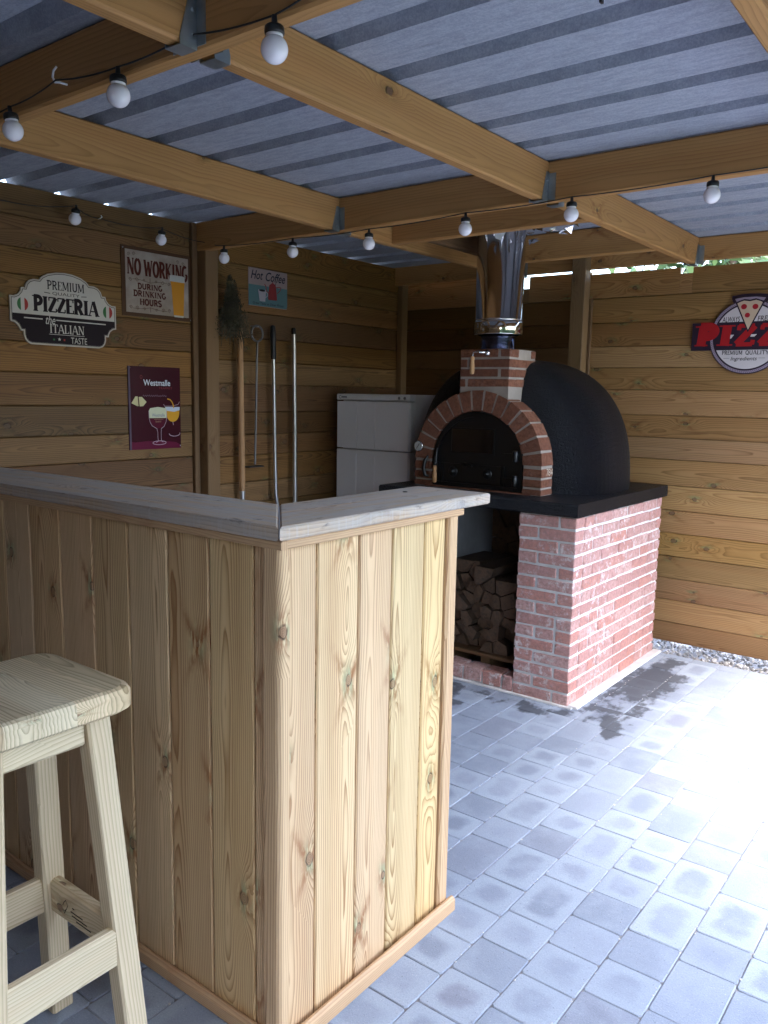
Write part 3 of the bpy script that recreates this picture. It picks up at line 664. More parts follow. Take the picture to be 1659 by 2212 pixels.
def mitred(name, q, z0, z1, alongx):
    """bevelled board with a mitred end: q = 4 plan corners"""
    b = MB(); c = .004; cx = sum(p[0] for p in q)/4; cyy = sum(p[1] for p in q)/4
    def inset(k):
        out = []
        for i in range(4):
            p, a, d = Vector(q[i]), Vector(q[i-1]), Vector(q[(i+1) % 4])
            e1 = (a-p).normalized(); e2 = (d-p).normalized(); s_ = abs(e1.x*e2.y-e1.y*e2.x); out.append(p+(e1+e2)*k/max(s_, .2))
        return out
    I = inset(c)
    rg = [[(p.x, p.y, z0) for p in I], [(*p, z0+c) for p in q], [(*p, z1-c) for p in q], [(p.x, p.y, z1) for p in I]]
    V = [p for r_ in rg for p in r_]; F = [(3, 2, 1, 0), (12, 13, 14, 15)]
    for k in range(3):
        for i in range(4): F.append((k*4+i, k*4+(i+1) % 4, k*4+4+(i+1) % 4, k*4+4+i))
    of = random.random()*9
    U = [[((V[a][0]+of, V[a][1]-1.20+(V[a][2]-1.1465)*.9) if alongx else (V[a][1]+of, V[a][0]+1.20-(V[a][2]-1.1465)*.9)) for a in f] for f in F]
    b.mesh(V, F, U, 0); return b.build(name, W_TOP, BAR)
mitred('countertop', [(-3.29, 1.090), (-1.0925, 1.090), (-1.3280, 1.3255), (-3.29, 1.3255)], 1.1175, 1.1465, True)
mitred('countertop', [(-1.0895, 1.0915), (-1.0895, 1.878), (-1.3250, 1.878), (-1.3250, 1.3270)], 1.1175, 1.1465, False)
b = MB(); b.lathe((-1.262, 1.73, 1.1465), [(.007, 0), (.006, .0015), (.001, .002)], 10); b.build('screw_head', M_BLACKP, BAR)

# ------------------------------------------------------------------ bar stool
STX, STY = -1.455, .742
ST = empty('bar_stool', (STX, STY, 0), 'pale pine bar stool with a square rounded seat in front of the bar', 'stool')
def rrect(hx, hy, r, n=5):
    o = []
    for cx, cy, a in ((hx-r, hy-r, 0), (-hx+r, hy-r, 90), (-hx+r, -hy+r, 180), (hx-r, -hy+r, 270)): o += arc(cx, cy, r, r, a, a+90, n)
    return o
b = MB(); SZ = .84; hx, hy = .168, .168
ringz = [(-.010, SZ-.050), (0, SZ-.042), (0, SZ-.012), (-.005, SZ-.003), (-.014, SZ)]
strips = [[-hx, hx]]
# the seat is five glued laminations running along X
nl = 5
outer = rrect(hx, hy, .045, 6)
rg = [[(STX+x*(hx+d)/hx, STY+y*(hy+d)/hy, z) for x, y in outer] for d, z in ringz]
n = len(outer); V = [p for r_ in rg for p in r_]; F = []; U = []
for k in range(len(rg)-1):
    for i in range(n):
        f = (k*n+i, k*n+(i+1) % n, (k+1)*n+(i+1) % n, (k+1)*n+i); F.append(f); U.append([((V[a][2]*9.0), V[a][1]-STY+.168) if abs(V[f[0]][1]-V[f[1]][1]) > abs(V[f[0]][0]-V[f[1]][0]) else (V[a][0], V[a][2]) for a in f])
F.append(tuple(range(n-1, -1, -1))); U.append([(V[a][0], V[a][1]-STY+.168) for a in F[-1]])
F.append(tuple(range((len(rg)-1)*n, len(rg)*n))); U.append([(V[a][0], V[a][1]-STY+.168) for a in F[-1]])
b.mesh(V, F, U, 0, False); b.build('seat', W_SEAT, ST)
TOPZ = SZ-.051; SP = .055; hl = .055/2
def legpos(sx, syy, z):
    k = (TOPZ-z)/TOPZ; return (STX+sx*(.102+SP*k*.85), STY+syy*(.105+SP*k*.85))
for sx, syy in ((1, 1), (1, -1), (-1, 1), (-1, -1)):
    b = MB(); t = legpos(sx, syy, TOPZ); f = legpos(sx, syy, 0)
    L = Vector((f[0]-t[0], f[1]-t[1], -TOPZ+.002))
    b.board((t[0]-.0215, t[1]-.025, TOPZ), L, (.043, 0, 0), (0, .050, 0), .004); b.build('leg', W_STOOL, ST)
def rail(name, p, q, wv, hv, m=W_STOOL): b = MB(); b.board(p, Vector(q)-Vector(p), wv, hv, .006); return b.build(name, m, ST)
for sx in (1, -1):
    a = legpos(sx, -1, TOPZ); c = legpos(sx, 1, TOPZ)
    rail('apron', (a[0]-.012, a[1]+.0255, TOPZ-.062), (a[0]-.012, c[1]-.0255, TOPZ-.062), (.024, 0, 0), (0, 0, .060))
    a = legpos(sx, -1, .245); c = legpos(sx, 1, .245)
    rail('stretcher', (a[0]+(-.010), a[1]+.027, .262), (a[0]-.010, c[1]-.027, .262), (.026, 0, 0), (0, 0, .082))
for syy in (1, -1):
    a = legpos(-1, syy, TOPZ); c = legpos(1, syy, TOPZ)
    rail('apron', (a[0]+.0225, a[1]-.012, TOPZ-.062), (c[0]-.0225, a[1]-.012, TOPZ-.062), (0, .024, 0), (0, 0, .060))
    a = legpos(-1, syy, .30); c = legpos(1, syy, .30)
    o = rail('stretcher', (a[0]+.0235, a[1]-.012, .265), (c[0]-.0235, a[1]-.012, .265), (0, .026, 0), (0, 0, .078))
    if syy == 1:
        fr = Fr((a[0]+.07, a[1]-.0123, .298), (1, 0, 0), (0, 0, 1)); bb = MB()
        ribbon(bb, fr, [(0, .004), (.004, .012), (.012, .020), (.019, .010), (.014, .0), (.006, -.006)], .0018, .0004)
        ribbon(bb, fr, [(.0, -.004), (.006, -.012), (.012, -.002)], .0018, .0005)
        for q, (a0, a1, vv) in enumerate(((.036, .044, .012), (.030, .075, .002), (.034, .09, -.006), (.05, .105, -.013))): ribbon(bb, fr, [(a0, vv), (a1, vv)], .003, .0004+q*1e-5)
        bb.build('printed_stamp', paint('stamp_ink', (.03, .02, .015), .8), o)

# ------------------------------------------------------------------ oven stand: brick base, slab, mortar foot
OX0, OX1, OY0, OY1 = -2.56, -1.489, 3.333, 4.425
OS = empty('oven_stand', (-2.02, 3.9, 0), 'red brick stand with black slab and open wood store under the pizza oven', 'oven stand')
CH = .0585; BH = .047; JT = .0115
def rough_brick(b, lo, hi, amp=.0025, mi=0):
    V = []
    for z in (lo[2], hi[2]):
        for x, y in ((lo[0], lo[1]), (hi[0], lo[1]), (hi[0], hi[1]), (lo[0], hi[1])): V.append(Vector((x, y, z)))
    V = [v+Vector((random.uniform(-amp, amp), random.uniform(-amp, amp), random.uniform(-amp, amp))) for v in V]
    cx = sum(V, Vector())/8; c = .0035
    # cut every corner a little: 24-vert chamfer built by pulling in along each axis
    W = []; idx = {}
    for i, v in enumerate(V):
        d = cx-v; sg = Vector((math.copysign(1, d.x), math.copysign(1, d.y), math.copysign(1, d.z)))
        for k in range(3):
            e = Vector(sg)*c; e[k] = 0; idx[(i, k)] = len(W); W.append(v+e)
    q = {0: [(0, 3, 7, 4), (1, 2, 6, 5)], 1: [(0, 1, 5, 4), (3, 2, 6, 7)], 2: [(0, 1, 2, 3), (4, 5, 6, 7)]}
    F = []
    for k in q:
        for f in q[k]: F.append(tuple(idx[(i, k)] for i in f))
    for k, a in ((0, 1), (0, 2), (1, 2)):
        o = 3-k-a
        for i in range(8):
            for j in range(i+1, 8):
                dv = [abs(V[i][t]-V[j][t]) > .012 for t in range(3)]
                if dv[o] and not dv[k] and not dv[a]: F.append((idx[(i, k)], idx[(j, k)], idx[(j, a)], idx[(i, a)]))
    for i in range(8): F.append((idx[(i, 0)], idx[(i, 1)], idx[(i, 2)]))
    b.mesh(W, F, None, mi)
def wall_bricks(b, axis, a0, a1, face, depth, z0, courses, out, stretch=.196, half=.093, phase=0):
    for k in range(courses):
        z = z0+k*CH; a = a0
        first = half if (k+phase) % 2 else stretch
        seq = [first]
        while a < a1-.01:
            ln = seq[0] if a == a0 else random.choice((stretch, stretch, stretch, half))*random.uniform(.97, 1.03)
            e = min(a+ln, a1)
            if a1-e < .05: e = a1
            lo_f, hi_f = sorted((face, face-out*depth)); pr = random.uniform(0, .003)
            if out < 0: lo_f -= pr
            else: hi_f += pr
            if axis == 0: rough_brick(b, (a, lo_f, z), (e, hi_f, z+BH))
            else: rough_brick(b, (lo_f, a, z), (hi_f, e, z+BH))
            a = e+JT
# right pier and right flank
b = MB(); mo = MB()
nC = 15; z0 = .006
wall_bricks(b, 0, -1.773, OX1-.001, OY0, .09, z0, nC, -1)
wall_bricks(b, 1, OY0+.0945, OY1, OX1, .09, z0, nC, 1, phase=1)
for zc in range(nC): pass
mo.box((-1.771, OY0+.005, 0), (OX1-.005, OY1-.004, .877), .001, 2)
b.build('brick_pier', M_BRICK, OS); mo.build('mortar', M_MORTAR, OS)
b = MB(); mo = MB()
wall_bricks(b, 0, OX0, -2.273, OY0, .09, z0, nC, -1, phase=1)
mo.box((OX0+.005, OY0+.005, 0), (-2.276, OY1-.004, .877), .001, 2)
b.build('brick_pier', M_BRICK, OS); mo.build('mortar', M_MORTAR, OS)
b = MB(); b.box((-2.2755, OY0+.09, .0), (-2.27, OY1-.05, .877), .001, 2); b.box((-2.2695, OY1-.06, .0), (-1.7715, OY1-.05, .877), .001, 2); b.build('inner_lining', M_PLASTER, OS)
b = MB(); x = -2.268
while x < -1.80:
    e = min(x+.098, -1.777); rough_brick(b, (x, OY0-.002, .012), (e, OY0+.098, .080), .003); x = e+.012
b.build('brick_sill', M_BRICK, OS)
b = MB(); b.box((-2.2755, OY0+.006, .0), (-1.7725, OY0+.094, .070), .001, 0); b.build('mortar', M_MORTAR, OS)
b = MB()
b.box((OX0-.012, OY0-.014, -.002), (OX1+.022, OY0+.004, .009), .003, 0); b.box((OX1-.004, OY0+.005, -.002), (OX1+.045, OY1+.02, .012), .004, 1)
b.build('mortar_footing', M_MORTAR, OS)
SLZ = .938
b = MB(); b.box((-2.585, 3.312, .878), (-1.478, 4.475, SLZ), .008, 0); b.build('slab', M_STUCCO, OS)

# wood shelf and split logs
b = MB()
for yy in (3.44, 3.56, 3.72, 3.9, 4.1): b.board((-2.262, yy, .105), (.485, 0, 0), (0, .09, 0), (0, 0, .018), .002)
sb = b.build('shelf_board', W_DARK, None, (-2.02, 3.7, .10)); tag(sb, 'low slatted wooden pallet lifting the firewood off the floor', 'pallet')
for xx in (-2.25, -2.02, -1.82):
    bb = MB(); bb.board((xx, 3.45, .0), (0, .72, 0), (.05, 0, 0), (0, 0, .104), .003); bb.build('bearer', W_DARK, sb)

def clip(poly, p, q):
    """keep the part of poly nearer p than q"""
    mx, my = (p[0]+q[0])/2, (p[1]+q[1])/2; nx, ny = q[0]-p[0], q[1]-p[1]; out = []
    for i in range(len(poly)):
        a, c = poly[i], poly[(i+1) % len(poly)]
        da, dc = (a[0]-mx)*nx+(a[1]-my)*ny, (c[0]-mx)*nx+(c[1]-my)*ny
        if da <= 0: out.append(a)
        if da*dc < 0: t = da/(da-dc); out.append((a[0]+(c[0]-a[0])*t, a[1]+(c[1]-a[1])*t))
    return out
def log_stack(x0, x1, zb, ztop, y0, y1, cw, chh, label, top_labels):
    pts = []; z = zb+chh*.5; r_ = 0
    while z < ztop(x0+.2)+.4:
        x = x0+cw*(.5 if r_ % 2 else .1)
        while x < x1:
            if z < ztop(x): pts.append((x+random.uniform(-.42, .42)*cw, z+random.uniform(-.4, .4)*chh))
            x += cw*random.uniform(.8, 1.2)
        z += chh; r_ += 1
    lg = 0
    for p in pts:
        tz = ztop(p[0])+chh*.55
        poly = [(x0+.004, zb), (x1-.004, zb), (x1-.004, tz), (x0+.004, tz)]
        for q in pts:
            if q is not p and abs(q[0]-p[0]) < .3 and abs(q[1]-p[1]) < .3: poly = clip(poly, p, q)
            if len(poly) < 3: break
        if len(poly) < 3: continue
        c = (sum(a for a, _ in poly)/len(poly), sum(a for _, a in poly)/len(poly))
        sh_ = random.uniform(.03, .11); poly = [(a+(c[0]-a)*sh_, d+(c[1]-d)*sh_) for a, d in poly]
        ya = y0+random.uniform(-.045, .05); yb = y1+random.uniform(-.03, .02)
        b = MB(); m = len(poly); kx, kz = random.uniform(-.012, .012), random.uniform(-.008, .008)
        A = [(a, ya+random.uniform(-.006, .006), d) for a, d in poly]
        B = [(c[0]+(a-c[0])*.93, yb, c[1]+(d-c[1])*.93) for a, d in poly]
        b.mesh(A+B, [tuple(range(m-1, -1, -1))], None, 0); b.mi[-1] = 0
        b.mesh(A+B, [tuple(range(m, 2*m))]+[(i, (i+1) % m, m+(i+1) % m, m+i) for i in range(m)], None, 1)
        o = b.build('firewood_log', [M_LOGE, M_LOGS], None, (c[0], ya, c[1]))
        tag(o, label, 'log', 'split logs stacked under the oven')
log_stack(-2.262, -1.778, .124, lambda x: .47+.07*math.sin((x+2.3)*9), 3.50, 3.86, .066, .060, 'split firewood log in the front stack below the oven', None)
log_stack(-2.262, -1.778, .124, lambda x: .80 if x > -2.2 else .74, 3.90, 4.30, .10, .085, 'shadowed firewood log in the taller rear stack below the oven', None)

# ------------------------------------------------------------------ pizza oven
OV = empty('pizza_oven', (-2.10, 3.9, SLZ), 'black domed wood-fired pizza oven with brick arch and steel flue', 'oven')
CX, AY = -2.105, 3.47
# dome: superellipsoid loaf whose front is drawn towards the arch
b = MB(); rings = []; NA, NZ = 72, 26
PN = 2.5
for k in range(NZ+1):
    sz = math.sin(k/NZ*math.pi/2); zz = SLZ-.004+.662*sz
    rr = max(0.0, 1-sz**PN)**(1/PN)
    ring = []
    for i in range(NA):
        a = 2*math.pi*i/NA; ca, sa = math.cos(a), math.sin(a)
        ef = 2/3.6 if sa < 0 else 2/2.3
        x = .562*math.copysign(abs(ca)**ef, ca)*rr; y = math.copysign(abs(sa)**ef, sa)
        y *= .365*rr**.22 if sa < 0 else .51*rr
        ring.append((CX+x, 3.955+y, zz))
    rings.append(ring)
b.loft(rings, True, False); b.face([tuple(p) for p in rings[-1]])
dome = b.build('dome', M_STUCCO, OV)
# arch of brown bricks
SPZ = 1.075; RO, RI = .366, .264; DEP = .115
b = MB(); mo = MB()
def arch_sec(r, z): return r
def vous(b, a0, a1, ri, ro, y0, y1, kz=.97):
    P = []
    for y in (y0, y1):
        for a, r_ in ((a0, ri), (a0, ro), (a1, ro), (a1, ri)): P.append(Vector((CX+r_*math.cos(a), y, SPZ+r_*math.sin(a)*kz))+Vector([random.uniform(-.0012, .0012) for _ in range(3)]))
    c = sum(P, Vector())/8; W = []; ch = .004
    b.mesh(P, [(0, 1, 2, 3), (7, 6, 5, 4), (0, 4, 5, 1), (1, 5, 6, 2), (2, 6, 7, 3), (3, 7, 4, 0)], None, 0)
nv = 15; da = math.pi/nv
for i in range(nv):
    a0 = i*da+.018; a1 = (i+1)*da-.018; j = random.uniform(-.003, .003)
    vous(b, a0, a1, RI, RO+random.uniform(-.002, .002), AY+j, AY+DEP)
nj = 2
for sx in (1, -1):
    z = SLZ+.004; hs = [.024, .038, .040]
    zs = [(SLZ+.003, SLZ+.030), (SLZ+.039, SLZ+.076), (SLZ+.087, SPZ-.010)]
    for za, zb_ in zs:
        x0, x1 = sorted((CX+sx*RI, CX+sx*RO)); rough_brick(b, (x0, AY+random.uniform(-.003, .002), za), (x1, AY+DEP, zb_), .001)
b.build('arch_bricks', M_OBRICK, OV)
sec = [(RI+.004, SLZ), (RI+.004, SPZ)]+[((RI+.004)*math.cos(R(a)), SPZ+(RI+.004)*.97*math.sin(R(a))) for a in range(6, 180, 6)]+[(-RI-.004, SPZ), (-RI-.004, SLZ)]
sec2 = [(RO-.005, SLZ), (RO-.005, SPZ)]+[((RO-.005)*math.cos(R(a)), SPZ+(RO-.005)*.97*math.sin(R(a))) for a in range(6, 180, 6)]+[(-RO+.005, SPZ), (-RO+.005, SLZ)]
A0 = [(CX+u, AY+.004, v) for u, v in sec]; A1 = [(CX+u, AY+.004, v) for u, v in sec2]; B0 = [(CX+u, AY+DEP+.002, v) for u, v in sec]; B1 = [(CX+u, AY+DEP+.002, v) for u, v in sec2]
n = len(sec); F = []
for i in range(n-1): F += [(i, i+1, n+i+1, n+i), (2*n+i, 3*n+i, 3*n+i+1, 2*n+i+1), (i, 2*n+i, 2*n+i+1, i+1), (n+i, n+i+1, 3*n+i+1, 3*n+i)]
mo.mesh(A0+A1+B0+B1, F); mo.build('arch_mortar', M_OMORTAR, OV)
b = MB(); b.box((CX-.30, AY-.004, SLZ-.002), (CX+.31, AY+.10, SLZ+.006), .001, 0); b.build('hearth_strip', M_OBRICK, OV)
# iron door set into the arch
DY = AY+.018
fd = Fr((CX, DY, SLZ), (1, 0, 0), (0, 0, 1))
def dsec(r, base): return [(-r, base), (r, base), (r, SPZ-SLZ)]+[(r*math.cos(R(a)), SPZ-SLZ+r*.97*math.sin(R(a))) for a in range(8, 180, 8)]+[(-r, SPZ-SLZ)]
b = MB(); plate(b, fd, dsec(RI-.003, .007), -.03, 0); D = b.build('door', M_IRON, OV)
b = MB(); o1, i1 = dsec(RI-.006, .010), dsec(RI-.030, .028)
n = len(o1)
for i in range(n):
    j = (i+1) % n; b.face([fd(*o1[i], .010), fd(*o1[j], .010), fd(*i1[j], .010), fd(*i1[i], .010)]); b.face([fd(*i1[i], .010), fd(*i1[j], .010), fd(*i1[j], .0005), fd(*i1[i], .0005)]); b.face([fd(*o1[i], .010), fd(*o1[j], .010), fd(*o1[j], .0), fd(*o1[i], .0)])
b.build('door_frame', M_IRON, D)
b = MB(); plate(b, fd, [(-.150, .185), (.090, .185), (.090, .300), (-.150, .300)], .001, .003); b.build('door_window', M_GLASSBLK, D)
b = MB()
for u0, u1, v0, v1 in ((-.158, .098, .300, .307), (-.158, .098, .178, .185), (.090, .098, .185, .300)): plate(b, fd, [(u0, v0), (u1, v0), (u1, v1), (u0, v1)], .0005, .006)
plate(b, fd, [(-.158, .185), (-.150, .185), (-.150, .300), (-.158, .300)], .0005, .008); b.build('window_frame', M_IRON, D)
b = MB(); plate(b, fd, [(-.215, .042), (.155, .042), (.155, .125), (-.215, .125)], .001, .007)
for u in (-.222, -.200, .140, .158): plate(b, fd, [(u, .03), (u+.005, .03), (u+.005, .128), (u, .128)], .0075, .016)
b.build('draught_panel', M_IRON, D)
for u in (-.135, .065):
    b = MB(); b.lathe(fd(u, .085, .007), [(.027, 0), (.027, .003), (.022, .006), (.008, .006), (.007, .016), (.002, .018)], 20, (0, -1, 0)); b.build('draught_dial', M_IRON, D)
b = MB(); b.tube([fd(-.06, .115, .008), fd(-.06, .13, .02), fd(-.03, .128, .026), fd(-.01, .12, .026)], .006, 8); b.build('draught_lever', M_IRON, D)
for v in (.063, .182):
    b = MB(); plate(b, fd, [(.155, v-.012), (.240, v-.012), (.240, v+.014), (.155, v+.010)], .0105, .018); b.lathe(fd(.226, v-.026, .024), [(.013, 0), (.014, .002), (.014, .050), (.012, .052)], 14, (0, 0, 1)); b.build('door_hinge', M_IRON, D)
b = MB(); b.tube([fd(-.285, .155, .015), fd(-.295, .13, .03), fd(-.300, .09, .035), fd(-.292, .055, .03), fd(-.275, .05, .02)], [.006, .010, .011, .009, .006], 10); b.build('door_latch', M_IRON, D)
b = MB(); b.tube([fd(-.233, .20, .013), fd(-.231, .16, .022), fd(-.232, .125, .028)], [.003, .007, .008], 8)
b.lathe(fd(-.232, .11, .028), [(.010, 0), (.013, .006), (.013, .018), (.008, .022)], 12, (0, 0, 1)); hk = b.build('door_handle', M_IRON, D)
b = MB(); b.lathe(fd(-.232, .020, .030), [(.004, 0), (.010, .004), (.0125, .018), (.012, .04), (.0095, .06), (.0115, .072), (.009, .082), (.008, .088)], 14, (0, 0, 1)); b.build('handle_grip', W_HANDLE, hk)
b = MB(); b.lathe((-2.443, AY-.012, 1.141), [(.004, -.004), (.026, -.004), (.028, -.001), (.028, .011)], 24, (0, 1, 0)); b.lathe((-2.443, AY-.0165, 1.141), [(.0235, 0), (.0235, .0004)], 24, (0, 1, 0), 1)
fr = Fr((-2.443, AY-.017, 1.141), (1, 0, 0), (0, 0, 1)); ribbon(b, fr, [(-.010, -.014), (.010, .014)], .004, .0003, 2)
b.build('thermometer', [M_CHROME, paint('dial_face', (.35, .34, .31), .4), M_BLACKP], OV)
fr = Fr((CX+RO+.0012, AY+.045, SLZ+.096), (0, 1, 0), (0, 0, 1)); b = MB()
ribbon(b, fr, [(0, .03), (.016, .03), (.006, 0)], .003, .0006); ribbon(b, fr, [(.031+.009*math.sin(R(t)), (.0225 if t < 360 else .0085)-.0075*math.cos(R(t))*(1 if t < 360 else -1)) for t in range(0, 720, 30)], .003, .0006)
ribbon(b, fr, [(.06, 0), (.06, .03), (.048, .01), (.066, .01)], .003, .0006); b.build('brick_number', paint('number_paint', (.7, .62, .5), .6), OV)
# brick chimney block
b = MB(); mo = MB(); cx0, cx1, cy0, cy1 = -2.213, -1.935, AY+.004, AY+.27; zc = 1.448
fr_seq = [[(0, .032), (.046, .278)], [(0, .215), (.230, .278)], [(0, .040), (.052, .278)], [(0, .214), (.226, .278)]]
sd_seq = [[(0, .06), (.072, .266)], [(0, .05), (.062, .266)], [(0, .03), (.045, .266)], [(0, .205), (.217, .266)]]
for k in range(4):
    z = zc+k*.0475; zt_ = z+.038
    for a, e in fr_seq[k]: rough_brick(b, (cx0+a, cy0, z), (min(cx0+e, cx1-.0), cy0+.09, zt_), .001)
    for a, e in sd_seq[k]:
        if a < .01: continue
        rough_brick(b, (cx1-.09, cy0+a, z), (cx1, cy0+e, zt_), .001)
    rough_brick(b, (cx0, cy0+.10, z), (cx0+.09, cy1, zt_), .001)
mo.box((cx0+.003, cy0+.003, 1.372), (cx1-.003, cy1-.003, zc+.181), .001, 2)
b.build('chimney_bricks', M_OBRICK, OV); mo.build('chimney_mortar', M_OMORTAR, OV)
b = MB(); b.tube([(-2.062, cy0, 1.612), (-2.062, cy0-.03, 1.612), (-2.080, cy0-.042, 1.612)], .006, 8); b.lathe((-2.060, cy0+.0, 1.610), [(.016, -.0), (.016, .004), (.006, .012)], 12, (0, -1, 0))
b.tube([(-2.076, cy0-.040, 1.616), (-2.114, cy0-.040, 1.612), (-2.118, cy0-.040, 1.590)], .0045, 8); dk = b.build('damper_lever', M_CHROME, OV)
b = MB(); b.lathe((-2.118, cy0-.040, 1.507), [(.005, 0), (.011, .004), (.0125, .02), (.011, .045), (.009, .065), (.0115, .076), (.008, .086)], 14); b.build('lever_grip', W_HANDLE, dk)
# flue
FX, FY = -2.062, 3.575
b = MB(); b.lathe((FX, FY, 1.622), [(.090, 0), (.090, .012), (.085, .014), (.085, .105)], 40); b.build('flue_collar', M_BLUED, OV)
b = MB(); b.lathe((FX, FY, 1.70), [(.10, 0), (.1195, 0), (.1205, .004), (.1205, .058), (.119, .062), (.1165, .064), (.1165, .63)], 64, cap=False); b.build('flue_pipe', M_STEEL, OV)
b = MB(); b.lathe((FX, FY, 1.767), [(.117, 0), (.119, .002), (.119, .006), (.117, .008)], 64, cap=False); b.build('flue_seam', M_STEEL, OV)
# foil stuffed round the flue at the roof
b = MB()
for k in range(70):
    a = random.uniform(0, 6.283); r = random.uniform(.15, .33) ; p = Vector((FX+r*math.cos(a)*1.1, FY+.02+r*math.sin(a)*.9, random.uniform(2.185, 2.235)))
    pts = [p+Vector((random.uniform(-.035, .035), random.uniform(-.035, .035), random.uniform(-.02, .02))) for _ in range(4)]; b.face(pts[:3]); b.face([pts[0], pts[2], pts[3]])
tag(b.build('foil_packing', M_FOIL, None, (FX, FY, 2.2)), 'crumpled silver foil packed around the flue where it meets the roof', 'foil')
b = MB(); tp_ = lambda a, z: (FX+.1175*math.sin(R(a)), FY-.1175*math.cos(R(a)), z)
b.face([tp_(5, 2.20), tp_(16, 2.19), tp_(16, 2.14)]); b.face([tp_(16, 2.19), tp_(30, 2.205), tp_(28, 2.13), tp_(16, 2.14)]); b.face([tp_(30, 2.205), tp_(42, 2.18), tp_(28, 2.13)]); b.build('foil_tape', paint('white_tape', (.7, .7, .7), .5), OV)

# ------------------------------------------------------------------ fridge
FXL, FXR, FYF, FYB, FZ = -3.303, -2.750, 3.80, 4.36, 1.404
FR = empty('fridge', (-3.03, 4.08, 0), 'white two-door fridge freezer in the corner beside the oven', 'fridge')
b = MB(); b.box((FXL+.004, FYF+.05, .03), (FXR-.004, FYB, FZ), .008, 2); b.build('body', M_FRIDGE, FR)
b = MB(); b.box((FXL, FYF, 1.366), (FXR, FYF+.049, FZ-.001), .006, 0); cp_ = b.build('control_panel', M_FRIDGE, FR)
fr = Fr((FXL, FYF, 1.384), (1, 0, 0), (0, 0, 1)); b = MB(); ribbon(b, fr, ell(.028, 0, .0085, .0085), .003, .0006, 0, True); plate(b, fr, [(.040, -.005), (.080, -.005), (.080, .005), (.040, .005)], .0002, .0006); b.build('badge', M_FGREY, cp_)
for u in (.475, .515): b = MB(); b.lathe(fr(u, -.001, 0), [(.0085, 0), (.0085, .003), (.003, .004)], 16, (0, -1, 0)); b.build('indicator_knob', M_FGREY, cp_)
def fdoor(z0, z1, groove):
    b = MB(); xs_ = [0, .004, .155, .160, .165, .295, .300, .305, FXR-FXL-.01, FXR-FXL]; hs = [.012, 0, 0, .003, 0, 0, .003, 0, 0, .012]
    for a, e, h0, h1 in zip(xs_[:-1], xs_[1:], hs[:-1], hs[1:]): b.face([(FXL+a, FYF+h0, z0), (FXL+e, FYF+h1, z0), (FXL+e, FYF+h1, z1), (FXL+a, FYF+h0, z1)])
    b.face([(FXL, FYF+.012, z0), (FXL, FYF+.047, z0), (FXL, FYF+.047, z1), (FXL, FYF+.012, z1)]); b.face([(FXR, FYF+.012, z0), (FXR, FYF+.047, z0), (FXR, FYF+.047, z1), (FXR, FYF+.012, z1)])
    for z in (z0, z1): b.face([(FXL, FYF+.012, z)]+[(FXL+a, FYF+h, z) for a, h in zip(xs_[1:-1], hs[1:-1])]+[(FXR, FYF+.012, z), (FXR, FYF+.047, z), (FXL, FYF+.047, z)])
    b.face([(FXL, FYF+.047, z0), (FXR, FYF+.047, z0), (FXR, FYF+.047, z1), (FXL, FYF+.047, z1)])
    return b.build('door', M_FRIDGE, FR)
d1 = fdoor(1.078, 1.359, 0); d2 = fdoor(.10, 1.070, 1)
b = MB(); fr = Fr((FXL, FYF, 1.068), (1, 0, 0), (0, 0, 1)); pts = [(.06, 0)]+[(.06+.40*t/14, -.030*math.sin(math.pi*t/14)**.6) for t in range(1, 14)]+[(.46, 0)]
plate(b, fr, pts, .0005, .006); b.build('handle', M_FRIDGE, d2)

# ------------------------------------------------------------------ wall tools
TX = -3.355
def vtool(name, label, cat): return empty(name, (TX, label[1], 0), label[0], cat)
t = empty('oven_peel', (TX, 3.066, 0), 'long pizza peel with a pale wooden shaft beside the wall post', 'peel')
b = MB(); b.tube([(TX, 3.058, 1.745), (TX, 3.059, 1.735), (TX, 3.062, 1.4), (TX, 3.069, .86)], [.008, .0155, .0165, .0165], 14); b.build('shaft', W_HANDLE, t)
b = MB(); b.tube([(TX, 3.069, .862), (TX, 3.070, .80), (TX-.005, 3.073, .74), (TX-.012, 3.09, .66), (TX-.012, 3.10, .30)], [.0155, .013, .010, .009, .008], 12); b.build('steel_neck', M_STEELB, t)
b = MB(); b.box((TX-.014, 2.98, .01), (TX-.010, 3.22, .30), .001, 2); b.build('blade', M_STEELB, t)
t = empty('ash_scraper', (TX, 3.18, .99), 'thin grey iron scraper with a ring handle hanging on the wall', 'scraper')
b = MB(); c = (TX, 3.186, 1.722); rg = [(TX, c[1]+.042*math.sin(R(a)), c[2]-.042*math.cos(R(a))) for a in range(4, 360, 12)]
b.tube([(TX, 3.166, 1.0), (TX, 3.178, 1.4), (TX, 3.185, 1.672)]+rg, .0058, 8); b.build('rod', plain('dull_iron', (.22, .22, .23), .45, .9), t)
b = MB(); b.box((TX-.035, 3.115, .985), (TX+.01, 3.225, .992), .001, 1); b.build('scraper_blade', plain('sooty_iron', (.05, .05, .055), .6, .6), t)
b = MB(); b.tube([(XW+.002, 3.186, 1.764), (TX+.012, 3.186, 1.758)], .003, 6); b.build('nail', M_STEELB, t)
t = empty('steel_peel', (TX, 3.32, 0), 'slim steel pizza peel with a black rubber grip on the wall', 'peel')
b = MB(); b.tube([(TX, 3.306, 1.775), (TX, 3.306, 1.768), (TX, 3.307, 1.72), (TX, 3.310, 1.595), (TX, 3.310, 1.588)], [.008, .015, .017, .0155, .013], 14); b.build('grip', M_BLACKP, t)
b = MB(); b.tube([(TX, 3.310, 1.59), (TX, 3.322, 1.0), (TX, 3.328, .82), (TX+.004, 3.333, .78), (TX-.004, 3.36, .70), (TX-.008, 3.37, .30)], [.0105]*4+[.009, .008], 12); b.build('shaft', M_STEELB, t)
